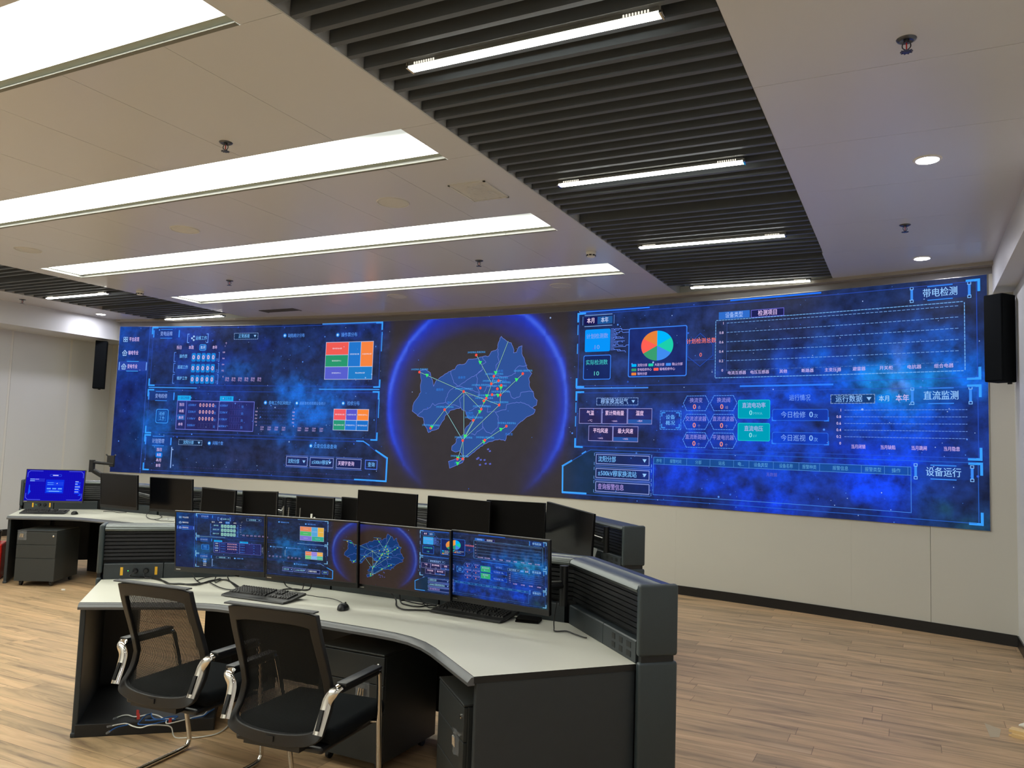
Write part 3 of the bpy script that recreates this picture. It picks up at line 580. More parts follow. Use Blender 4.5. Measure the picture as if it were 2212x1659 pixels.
# star-cloud background as a colour field over (s,t)
def fbm(nx, ny, seed, octs=5, base=3, asp=5.2):
    rng = np.random.RandomState(seed); out = np.zeros((ny, nx)); amp = 1; tot = 0
    for o in range(octs):
        gy = base*2**o+2; gx = int(base*asp*2**o)+2; g = rng.rand(gy, gx)
        yy = np.linspace(0, gy-1.001, ny); xx = np.linspace(0, gx-1.001, nx)
        iy = yy.astype(int); ix = xx.astype(int); fy = (yy-iy)[:, None]; fx = (xx-ix)[None, :]
        fy = fy*fy*(3-2*fy); fx = fx*fx*(3-2*fx)
        q = (g[iy][:, ix]*(1-fx)+g[iy][:, ix+1]*fx)*(1-fy)+(g[iy+1][:, ix]*(1-fx)+g[iy+1][:, ix+1]*fx)*fy
        out += amp*q; tot += amp; amp *= .55
    return out/tot
NX, NY = 640, 124
sx = np.linspace(0, WL, NX)[None, :]*np.ones((NY, 1)); sy = np.linspace(0, WH, NY)[:, None]*np.ones((1, NX))
n1, n2, n3 = fbm(NX, NY, 1), fbm(NX, NY, 2), fbm(NX, NY, 5, 5, 6)
def sm(a, b, x): t = np.clip((x-a)/(b-a), 0, 1); return t*t*(3-2*t)
def L3(c): return np.array(lin(c))
base = np.ones((NY, NX, 3))*L3((32, 38, 84)); 
def blend(w, c):
    global base
    w = np.clip(w, 0, 1)[..., None]; base = base*(1-w)+L3(c)*w
def blob(x, y, rx, ry, c, s=1., nz=n1, k=1.9):
    d = ((sx-x)/rx)**2+((sy-y)/ry)**2; g = np.exp(-d)*s; blend(np.clip(g*(.12+k*sm(.38, .72, nz)), 0, 1), c)
blob(.2, 2.2, .7, .6, (12, 78, 176), .9); blob(1.1, 1.9, 1.0, .6, (22, 58, 170), .8); blob(3.3, 1.95, 1.9, .55, (24, 54, 170), .85, n2)
blob(3.6, 1.1, .7, .6, (18, 88, 190), .8, n3); blob(.9, .75, .5, .6, (20, 84, 176), .8, n2); blob(1.3, .95, .9, .4, (34, 60, 160), .5)
blob(2.4, 1.7, 1.2, .2, (24, 70, 150), .4, n3); blob(.1, 1.2, .5, .5, (24, 40, 120), .6)
blob(3., .2, 2.4, .25, (46, 40, 84), .8); blob(2.2, 2.2, .6, .25, (22, 32, 90), .7, n2)
# right half
blob(9.6, 1.0, 1.5, .55, (26, 56, 150), .7, n2); blob(9.4, 2.0, 1.4, .5, (34, 48, 120), .6); blob(11.2, 2.1, 1.3, .5, (46, 42, 88), .9)
blob(9.9, .4, 1.0, .4, (14, 50, 190), .7, n3); blob(11.4, 1.05, 1.0, .55, (10, 74, 230), 1.1, n2); blob(11.1, .45, 1.3, .55, (8, 62, 240), 1.3, n1, 1.2)
blob(12.0, 1.55, .75, .42, (6, 96, 220), 1.1, n3); blob(12.05, 1.45, .4, .25, (20, 124, 220), .9, n2, 2.); blob(12.2, 2.0, .5, .35, (22, 62, 150), .7)
blob(12.6, .2, .4, .35, (34, 62, 92), .8); blob(10.6, .85, .7, .5, (16, 66, 210), .7, n3)
pk = np.exp(-(((sx-12.05)/.25)**2+((sy-1.4)/.35)**2))*sm(.58, .75, n3); blend(pk*.7, (120, 120, 210))
# the dark middle with the lit rim of the globe
cx, cy, rr = 6.605, 1.225, 1.445
d = np.hypot(sx-cx, sy-cy); side = sm(4.9, 5.25, sx)*(1-sm(7.95, 8.3, sx))
blend(side, (71, 43, 50))
ang = np.degrees(np.arctan2(sy-cy, sx-cx))
up = sm(-62, -5, np.where(ang < -90, -180-ang, ang)) 
fade = up*(1-.35*sm(40, 90, np.where(ang > 90, 180-ang, ang)))
inn = np.clip((rr-d)/.50, 0, 1); thick = 1+.9*sm(20, 80, np.where(ang > 90, 180-ang, ang))
g = np.where(d < rr, np.exp(-inn*5.0/thick)*(1-sm(.6, 1, inn)), np.exp(-(d-rr)/.04))*fade*side
blend(g*1.1, (22, 58, 236))
edge = np.exp(-((d-rr+.015)/.03)**2)*fade*(.35+.65*sm(-45, 20, ang)*(1-sm(60, 110, ang))+.5*sm(110, 140, ang)*(1-sm(170, 180, ang))); blend(edge*.6, (120, 118, 240))
base *= (1-(1-side[..., None])*(.0))*(.78+.44*sm(.2, .8, n3)*(1-side)+.22*side)[..., None]
NAMT = 1-.85*side
BASE = base
def clipu(tri, a, keep_ge):
    out = []; n = len(tri)
    for i in range(n):
        p, q = tri[i], tri[(i+1) % n]; ip = (p[0] >= a) if keep_ge else (p[0] <= a); iq = (q[0] >= a) if keep_ge else (q[0] <= a)
        if ip: out.append(p)
        if ip != iq: t = (a-p[0])/(q[0]-p[0]); out.append((a, p[1]+(q[1]-p[1])*t))
    return out
DESKC = {lin((28, 128, 214)): lin((150, 206, 196)), lin((240, 92, 84)): lin((236, 140, 96)), lin((240, 92, 100)): lin((236, 140, 96)), lin((246, 132, 66)): lin((236, 184, 76)), lin((250, 136, 60)): lin((240, 178, 80)),
         lin((42, 150, 110)): lin((84, 190, 112)), lin((42, 150, 120)): lin((110, 200, 120)), lin((88, 96, 205)): lin((132, 120, 216)), lin((88, 88, 205)): lin((150, 130, 225)), lin((36, 118, 205)): lin((92, 170, 225)), lin((36, 118, 215)): lin((120, 180, 235)),
         lin((34, 124, 200)): lin((60, 176, 150)), lin((30, 112, 200)): lin((80, 190, 150)), lin((0, 158, 184)): lin((60, 176, 116)), lin(PK): lin((225, 232, 240)), lin(CT): lin((150, 210, 230)), lin((255, 96, 84)): lin((240, 150, 70)), lin((232, 130, 58)): lin((244, 160, 70)), lin((255, 196, 210)): lin((60, 110, 120)),
         lin((58, 160, 255)): lin((130, 195, 235)), lin((64, 150, 245)): lin((120, 170, 225)), lin((48, 82, 152)): lin((26, 60, 118)), lin((250, 84, 70)): lin((200, 200, 80)), lin((8, 148, 250)): lin((64, 170, 240))}
def graphics(u0, u1, place, step=None, pal=None):
    """all drawing primitives between u0 and u1 placed on the display; returns verts, faces, colours"""
    V, F, C = [], [], []
    for l, c, a, T in P.p:
        for t in T:
            mn = min(t[0][0], t[1][0], t[2][0]); mx = max(t[0][0], t[1][0], t[2][0])
            if mx <= u0 or mn >= u1: continue
            poly = list(t)
            if mn < u0: poly = clipu(poly, u0, True)
            if mx > u1 and len(poly) > 2: poly = clipu(poly, u1, False)
            if len(poly) < 3: continue
            pcs = [poly]
            if step:
                mn = min(q[0] for q in poly); mx = max(q[0] for q in poly)
                if mx-mn > step:
                    pcs = []; k = math.floor(mn/step)
                    while k*step < mx:
                        q = clipu(clipu(poly, k*step, True), (k+1)*step, False)
                        if len(q) > 2: pcs.append(q)
                        k += 1
            cc = pal.get(tuple(c), c) if pal else c
            for q in pcs:
                n = len(V); V += [place(x, y, l+1) for x, y in q]; F.append(list(range(n, n+len(q)))); C += [(*cc, a)]*len(q)
    return V, F, C
def picture(name, u0, u1, place, mats, parent, nx, ny, step=None, gain=(1, 1, 1), pal=None):
    xs = np.linspace(u0, u1, nx); ys = np.linspace(0, WH, ny); V = [place(x, y, 0) for y in ys for x in xs]
    F = [[j*nx+i, j*nx+i+1, (j+1)*nx+i+1, (j+1)*nx+i] for j in range(ny-1) for i in range(nx-1)]
    C = []
    for y in ys:
        jy = min(NY-1, int(y/WH*(NY-1))); r = BASE[jy]; ra = NAMT[jy]
        for x in xs: jx = min(NX-1, int(x/WL*(NX-1))); q = r[jx]; C.append((q[0]*gain[0], q[1]*gain[1], q[2]*gain[2], float(ra[jx])))
    UV = [(x, y) for y in ys for x in xs]
    V2, F2, C2 = graphics(u0, u1, place, step, pal); n = len(V)
    me = bpy.data.meshes.new(name); me.from_pydata(V+V2, [], F+[[i+n for i in f] for f in F2]); me.update()
    at = me.color_attributes.new('Col', 'FLOAT_COLOR', 'POINT'); at.data.foreach_set('color', np.array(C+C2, dtype=np.float32).ravel())
    me.materials.append(mats[0]); me.materials.append(mats[1]); me.polygons.foreach_set('material_index', [0]*len(F)+[1]*len(F2))
    uvl = me.uv_layers.new(name='UVMap'); li = np.zeros(len(me.loops), dtype=np.int32); me.loops.foreach_get('vertex_index', li)
    A = np.array(UV+[(0, 0)]*len(V2), dtype=np.float32); uvl.data.foreach_set('uv', A[li].ravel())
    o = bpy.data.objects.new(name, me); COL.objects.link(o); o.parent = parent; return o

# ------------------------------------------------------------------ the room
XC, YC, R0 = -5.979, 9.722-24.954, 24.954           # centre and radius of the curved front wall
def arc(s, o=0):                                     # s: arc length from the wall's middle, o: offset towards the room
    a = s/R0; return (XC+(R0-o)*math.sin(a), YC+(R0-o)*math.cos(a))
S0, S1, ZB, ZT = -6.112, 6.729, 1.035, 3.493
LX, RX, BY = -12.86, .876, -4.2
SW = 6.935                                           # arc reaches the right wall here
def arcbox(s0, s1, z0, z1, o0, o1, n=48):
    ss = [s0+(s1-s0)*i/n for i in range(n+1)]; m = MB()
    vs = []
    for s in ss:
        a, b = arc(s, o0), arc(s, o1); vs += [(*a, z0), (*b, z0), (*b, z1), (*a, z1)]
    fs = [[i*4+k, i*4+(k+1) % 4, i*4+4+(k+1) % 4, i*4+4+k] for i in range(n) for k in range(4)]+[[0, 1, 2, 3], [n*4+3, n*4+2, n*4+1, n*4]]
    return m.add(vs, fs)
m = MB(); m.box(LX-.3, RX+.3, BY-.3, 10.4, -.1, 0); struct(m.build('floor', FLOOR))
# front wall: curved carrier wall with upright panel joints, returns on the left
m = MB(); joints = [-6.13, -3.73, -1.33, 1.07, 3.47, 5.46, 6.21, SW+.04]
for a, b in zip(joints, joints[1:]):
    ga, gb = [.002 if abs(v-6.21) < .01 else .0004 for v in (a, b)]; q = arcbox(a+ga, b-gb, .0, 3.7, -.02, 0, 14); m.add(q.v, q.f)
q = arcbox(-6.13, SW+.1, 0, 3.7, -.16, -.021, 40); m.add(q.v, q.f)
ex = arc(-6.13, 0); m.box(LX, ex[0]+.02, 9.46, 9.6, 0, 3.7); m.box(ex[0]-.02, ex[0]+.02, ex[1]+.02, 9.5, 0, 3.7)
struct(m.build('wall_front', WALLF))
q = arcbox(-6.13, SW, 0, .104, 0, .012, 60); q.box(LX, ex[0], 9.448, 9.46, 0, .104); struct(q.build('baseboard_front', BLACKB))
q = arcbox(-6.13, SW, 3.566, 3.602, 0, .11, 60); struct(q.build('trim_1', TRIMW))
q = arcbox(-6.13, SW, ZT+.006, 3.566, -.001, .004, 60); struct(q.build('trim_painted_shade', mat('fascia_painted_shade', (122, 120, 122), .6, spec=.3, noise=.02)))  # fascia strip: shade under the cornice overhang is put into its grey
m = MB(); m.box(RX, RX+.15, BY, 9.4, 0, 3.75); struct(m.build('wall_right', WALLW))
m = MB(); m.box(RX-.012, RX, BY, 8.74, 0, .104); struct(m.build('baseboard_right', BLACKB))
m = MB()
for k in range(14):
    y1 = 9.46-.78-k*1.0
    m.box(LX-.02, LX, y1-.995 if k else y1-.98, y1-.012, 0, 3.75)
m.box(LX-.02, LX, 9.46-.77, 9.46, 0, 3.75); m.box(LX-.15, LX-.021, BY, 9.6, 0, 3.75); struct(m.build('wall_left', WALLW))
m = MB()
for k in range(14): m.box(LX-.006, LX+.003, 9.46-.80-k*1.0, 9.46-.765-k*1.0, .1, 3.3)
struct(m.build('trim_2', WHT))
m = MB(); m.box(LX, LX+.012, BY, 9.45, 0, .104); struct(m.build('baseboard_left', BLACKB))
m = MB(); m.box(LX-.2, RX+.2, BY-.15, BY, 0, 3.75); struct(m.build('wall_back', WALLW))
# dropped beams along both side walls
m = MB(); m.box(.711, RX, BY, 8.86, 3.30, 3.75); struct(m.build('wall_right_beam', WALLW)).name = 'trim_3'
m = MB(); m.box(LX, -12.11, BY, 9.46, 3.262, 3.75); o = struct(m.build('trim_4', WALLW))
# metal panel ceiling
g = .0016; T = .03
def fronty(x): return YC+math.sqrt(max(0, (R0-.1)**2-(x-XC)**2))
m = MB()
def cpan(x0, x1, y0, y1): m.box(x0+g, x1-g, y0+g, y1-g, CEIL, CEIL+T)
NEAR = [2.035+1.866*k for k in range(-3, 4)]; OW = .552; XL0, XL1 = -9.243, -2.79      # luminous troughs
for k, y in enumerate(NEAR):
    y1 = y+OW; nxt = NEAR[k+1] if k+1 < len(NEAR) else None
    cpan(XL1, -2.527, y, y1); cpan(-9.51, XL0, y, y1)
    yy = nxt if nxt else None
    xs = [-2.527, -3.303]+[-3.303-.7905*i for i in range(1, 8)]+[-9.51]
    for a, b in zip(xs[1:], xs[:-1]):
        if nxt: cpan(a, b, y1, nxt)
        else:
            m.prism([(a+g, y1+g), (b-g, y1+g), (b-g, fronty(b)), ((a+b)/2, fronty((a+b)/2)), (a+g, fronty(a))], CEIL, CEIL+T)
xs_ = None
cpan(-9.51, -2.527, BY, NEAR[0])
ysr = [BY]+[4.148-.935*k for k in range(8, -1, -1)]+[5.086, 6.018, 6.935, 7.899]
ysr = [y for y in ysr if y >= BY]
for a, b in zip(ysr, ysr[1:]):
    j = random.uniform(-.003, .003); cpan(-.728+j, .711+.1, a, b); cpan(-12.2, -11.31+j, a, b)
j = .016
for x0, x1 in ((-.728-j, .80), (-12.2, -11.31)):
    m.prism([(x0+g, 7.899+g), (x1-g, 7.899+g), (x1-g, min(fronty(x1), 9.5)), ((x0+x1)/2, fronty((x0+x1)/2)), (x0+g, fronty(x0))], CEIL, CEIL+T)
m.box(LX, RX, BY, 9.9, 4.05, 4.1, m=1)
for x in (-2.545, -9.51-.0, -.728, -11.33):                           # side cheeks of the baffle recesses
    m.box(x-.004, x+.022, BY, 9.72, CEIL+.002, 4.05, m=2)
struct(m.build('ceiling', [CEILW, VOID, JAMB]))

# baffle fields
def baffles(x0, x1, label):
    m = MB(); y = 2.657
    ys = [2.657+.1365*k for k in range(-50, 52)]
    for k, y in enumerate(ys):
        yl = min(fronty(x0), fronty(x1))-.02
        if y > yl: continue
        if abs(y-6.07) < .05 or abs(y-7.98) < .05: continue           # a missing blade
        jx = random.uniform(-.002, .002)
        m.box(x0+.004, x1-.004+jx, y-.033, y, CEIL+.0005, CEIL+.15)
    for x in (x0+.3, x1-.3): m.box(x-.02, x+.02, BY+.3, 8.9, CEIL+.151, CEIL+.18)
    o = m.build('baffle_ceiling', BAFF); tag(o, label, 'ceiling baffles', 'black baffle strips of the ceiling', 'structure'); return o
baffles(-2.520, -.732, 'dark grey baffle ceiling strip right of the luminous troughs').name = 'ceiling_baffle_field'
baffles(-11.305, -9.513, 'dark grey baffle ceiling strip at the far left of the ceiling').name = 'ceiling_baffle_field'

# luminous troughs
names = ['nearest of the long glowing ceiling panels, cut by the left picture edge', 'second long glowing ceiling panel from the viewer', 'third long glowing ceiling panel, its far left corner in view', 'fourth long glowing ceiling panel, closest to the video wall']
for k, y in enumerate(NEAR):
    y1 = y+OW; lab = names[k-3] if k >= 3 else 'added glowing ceiling panel behind the viewer, unseen, lights the foreground'  # panels behind the viewer are unseen, added to light the foreground
    t = empty('luminous_ceiling_panel', ((XL0+XL1)/2, (y+y1)/2, CEIL+.03), 0, lab, 'ceiling light', 'long glowing ceiling panels')
    hx, hy = (XL1-XL0)/2, OW/2; q = MB()
    q.box(-hx+.026, hx-.003, -hy+.003, hy-.052, .0, .004); q.build('diffuser', LPAN, t)
    q = MB()
    for i in range(9):
        a = -hx+2*hx*i/9; b = -hx+2*hx*(i+1)/9
        q.box(a+.002, b-.002, hy-.030, hy-.002, -.033, -.030)
    q.box(-hx+.002, -hx+.020, -hy+.002, hy-.036, -.033, -.030)
    q.build('frame', TRIMF, t)
    q = MB(); q.box(-hx, hx, hy-.052, hy, .0, .004); q.box(-hx, -hx+.026, -hy, hy, .0, .004); q.build('painted_shade', SHADEM, t)  # solid strips beside the diffuser; the dark shade line is their colour

# linear lamps hung under the baffles
def lamp(x, y, label, src=[None]):
    if src[0] is not None: return dup(src[0], (x, y, CEIL-.028), 0, label)
    t = empty('linear_ceiling_lamp', (x, y, CEIL-.028), 0, label, 'ceiling light', 'slim linear lamps under the dark baffles')
    q = MB(); q.box(-.655, .655, -.022, .022, .0, .004); q.build('diffuser', LTUB, t)
    q = MB(); q.box(-.655, .655, -.034, .034, .009, .030); q.build('housing', SILV, t, bevel=.002)
    for s in (-1, 1):
        q = MB(); q.box(s*.655-.004, s*.655+.008, -.034, .034, -.003, .03); q.box(s*.655-.001, s*.655+.010, -.022, .022, .004, .022)
        q.build('end_cap', CHROME, t, bevel=.002)
        q = MB()
        for i in range(9): q.box(s*.55+.014*i-.06, s*.55+.014*i-.053, -.037, -.033, .010, .022)
        q.build('vent_slots', LVEN, t)
    src[0] = t; return t
yl = [3.235, 5.16, 7.065, 9.045]
nm = ['nearest', 'second', 'third', 'farthest']
for i, y in enumerate(yl): lamp(-1.617, y-(.0 if i < 3 else .03), nm[i]+' linear lamp in the right-hand baffle strip')
for i, y in enumerate(yl[2:]): lamp(-10.43+.1*i, y-.03*i, ('nearer', 'farther')[i]+' linear lamp in the far left baffle strip')
for y in (1.31, -.615, -2.54): lamp(-1.617, y, 'added linear lamp of the right-hand baffle strip behind the viewer')  # unseen lamps, added so the foreground is lit
for y in (5.16, 3.235, 1.31, -.615, -2.54): lamp(-10.43, y, 'added linear lamp of the left baffle strip outside the view')  # unseen lamps on the left, added for the light they give

def downlight(x, y, label, src=[None]):
    if src[0] is not None: return dup(src[0], (x, y, CEIL), 0, label)
    t = empty('downlight', (x, y, CEIL), 0, label, 'downlight', 'round recessed downlights')
    q = MB(); q.lathe([(.002, -.003), (.062, -.003), (.066, -.001)], 32); q.build('lens', LSPO, t)
    q = MB(); q.lathe([(.066, -.0005), (.068, -.007), (.082, -.006), (.086, 0), (.066, 0)], 40, cap=False); q.build('trim_ring', WHT, t, smooth=True)
    src[0] = t; return t
downlight(.105, 5.595, 'bright round downlight nearest the viewer in the right ceiling strip')
downlight(.105, 8.39, 'round downlight in the right ceiling strip above the video wall corner')
downlight(-11.75, 8.39, 'round downlight at the far left above the left wall speaker')
for y in (2.8, 0., -2.8): downlight(.105, y, 'added round downlight of the right ceiling strip behind the viewer')  # unseen downlights, added to light the near end of the room
for y in (5.595, 2.8, 0.): downlight(-11.75, y, 'added round downlight of the left ceiling strip outside the view')  # unseen downlights, added to brighten the left side

def sprinkler(x, y, label, rz=0, src=[None]):
    if src[0] is not None: return dup(src[0], (x, y, CEIL), rz, label)
    t = empty('sprinkler', (x, y, CEIL), rz, label, 'sprinkler', 'ceiling sprinkler heads')
    q = MB(); q.lathe([(.012, -.004), (.030, -.010), (.040, -.006), (.044, 0), (.012, 0)], 28, cap=False); q.lathe([(.010, -.018), (.012, -.0)], 12); q.build('escutcheon', STEELG, t, smooth=True)
    q = MB()
    for s in (-1, 1): q.tube([(s*.010, 0, -.016), (s*.017, 0, -.026), (s*.016, 0, -.040), (s*.004, 0, -.052)], .0028, 8, smooth_pts=3)
    q.lathe([(.003, -.050), (.006, -.056)], 8); q.build('yoke', STEELG, t, smooth=True)
    q = MB(); q.lathe([(.003, -.047), (.003, -.018)], 8); q.build('glass_bulb', RED, t)
    q = MB(); q.lathe([(.004, -.054), (.020, -.058), (.022, -.060), (.004, -.061)], 16, cap=True)
    for k in range(10): a = 2*PI*k/10; q.box(.018, .027, -.003, .003, -.061, -.058, Rz(a))
    q.build('deflector', STEELG, t)
    src[0] = t; return t
sprinkler(-.008, 3.913, 'grey sprinkler head nearest the viewer in the right ceiling strip')
sprinkler(-.033, 7.135, 'small sprinkler between the two right-hand downlights', .6)
sprinkler(-3.997, 3.651, 'grey sprinkler between the first two glowing ceiling panels', .3)
sprinkler(-4.014, 7.104, 'sprinkler in front of the fourth glowing panel, left of the smoke detector', .9)
sprinkler(-7.485, 7.031, 'sprinkler near the left end of the fourth glowing panel', 1.2)
sprinkler(-11.70, 7.08, 'sprinkler in the far left ceiling strip over the left wall', .2)

def cspk(x, y, label, src=[None]):
    if src[0] is not None: return dup(src[0], (x, y, CEIL), 0, label)
    t = empty('ceiling_speaker', (x, y, CEIL), 0, label, 'ceiling speaker', 'round ceiling speakers')
    q = MB(); q.lathe([(.118, 0), (.122, -.006), (.130, -.006), (.134, 0)], 48, cap=False); q.build('rim', OFFW, t, smooth=True)
    q = MB(); q.lathe([(.118, -.004), (.09, -.0055), (.002, -.006)], 40); q.build('grille', OFFW, t)
    src[0] = t; return t
for x, y, l in ((-3.706, 5.122, 'round ceiling speaker left of the square air vent'), (-6.06, 5.115, 'round ceiling speaker above the left end of the third glowing panel'), (-8.417, 5.11, 'round ceiling speaker at the far left edge of the picture'),
                (-3.697, 8.535, 'round ceiling speaker below the right end of the fourth glowing panel'), (-6.033, 8.524, 'round ceiling speaker above the middle of the video wall'), (-1.36+.0, 99, '')):
    if l: cspk(x, y, l)
# square vent wrapped in film, linear vents
t = empty('air_vent', (-2.915, 5.118, CEIL), 0, 'square ceiling air vent wrapped in crumpled clear film', 'air vent')
q = MB()
for a, b, c, d in ((-.155, .155, -.20, -.185), (-.155, .155, .185, .20), (-.155, -.14, -.20, .20), (.14, .155, -.20, .20)): q.box(a, b, c, d, -.008, 0)
q.build('frame', OFFW, t)
q = MB(); q.box(-.14, .14, -.185, .185, -.004, -.001); q.build('core', OFFW, t)
q = MB(); n = 14; rg = random.Random(5)
vs = [(-.125+.25*i/(n-1), -.17+.34*j/(n-1), -.012-rg.uniform(0, .014)) for j in range(n) for i in range(n)]
q.add(vs, [[j*n+i, j*n+i+1, (j+1)*n+i+1, (j+1)*n+i] for j in range(n-1) for i in range(n-1) if (i+j*.6) > 5]); q.build('film', PLAST, t)
GREYV = mat('grey_vent', (96, 94, 92), .6, noise=.05)
t = empty('slot_vent', (-8.45, 8.95, CEIL), 0, 'dark slatted air vent over the left end of the video wall', 'air vent')
q = MB(); q.box(-.32, .32, -.09, .09, -.003, 0); q.build('core', VOID, t); q = MB()
for i in range(5): q.box(-.32, .32, -.085+.036*i, -.075+.036*i, -.009, -.003)
for x in (-.33, .31): q.box(x, x+.02, -.1, .1, -.009, 0)
q.build('frame', GREYV, t)
def smoke(x, y, label, src=[None]):
    if src[0] is not None: return dup(src[0], (x, y, CEIL), 1.1, label)
    t = empty('smoke_detector', (x, y, CEIL), 0, label, 'smoke detector', 'white smoke detectors')
    q = MB(); q.lathe([(.05, 0), (.052, -.010), (.046, -.016), (.046, -.030), (.036, -.050), (.012, -.054)], 32); q.build('housing', WHT, t, smooth=True)
    q = MB()
    for k in range(8): q.box(.036, .0465, -.013, .013, -.040, -.027, Rz(2*PI*k/8+.2))
    q.build('sensing_slots', BLK, t)
    src[0] = t; return t
smoke(-2.787, 7.152, 'white smoke detector above the right end of the fourth glowing panel'); smoke(-9.30, 7.19, 'white smoke detector beside the far left baffle strip')

# ------------------------------------------------------------------ video wall
SM = screen_mats(SCREEN_W, 'wall'); SD = screen_mats(SCREEN_W*.9, 'desk')
vw = empty('video_wall', (XC, arc(0)[1], ZB), 0, 'huge curved video wall glowing blue with dashboards and a globe map', 'video wall')
def wplace(s, t, l):
    x, y = arc(S0+s*(S1-S0)/WL, .016+.0022*l); return (x-vw.location.x, y-vw.location.y, t)
picture('display', 0, WL, wplace, SM, vw, 600, 116, step=.25, gain=(.45, .96, .88))
def frm(*a):
    q = arcbox(*a); q.v = [(x-vw.location.x, y-vw.location.y, z-ZB) for x, y, z in q.v]; return q
q = frm(S0-.004, S1+.004, ZB-.004, ZT+.004, 0, .012); q.build('cabinet', SILV, vw)
# wall speakers
def wspk(x, y, rz, label):
    t = empty('wall_speaker', (x, y, 2.42), rz, label, 'speaker', 'black column speakers on the side walls')
    q = MB(); q.rbox(-.09, .09, -.10, .09, 0, .81, .008, 2); q.build('cabinet', BLKF, t)
    q = MB(); q.rbox(-.083, .083, -.11, -.098, .01, .80, .004, 1); q.build('grille', BLKF, t)
    q = MB(); q.box(-.02, .02, .09, .13, .05, .07); q.box(-.02, .02, .09, .13, .74, .76); q.box(-.02, .02, .125, .135, -.01, .80); q.build('bracket', BLK, t); return t
wspk(.745, 8.52, math.radians(-38), 'black column speaker hanging beside the right edge of the video wall')
wspk(-12.27, 8.82, math.radians(50), 'black column speaker on the left wall beside the video wall')

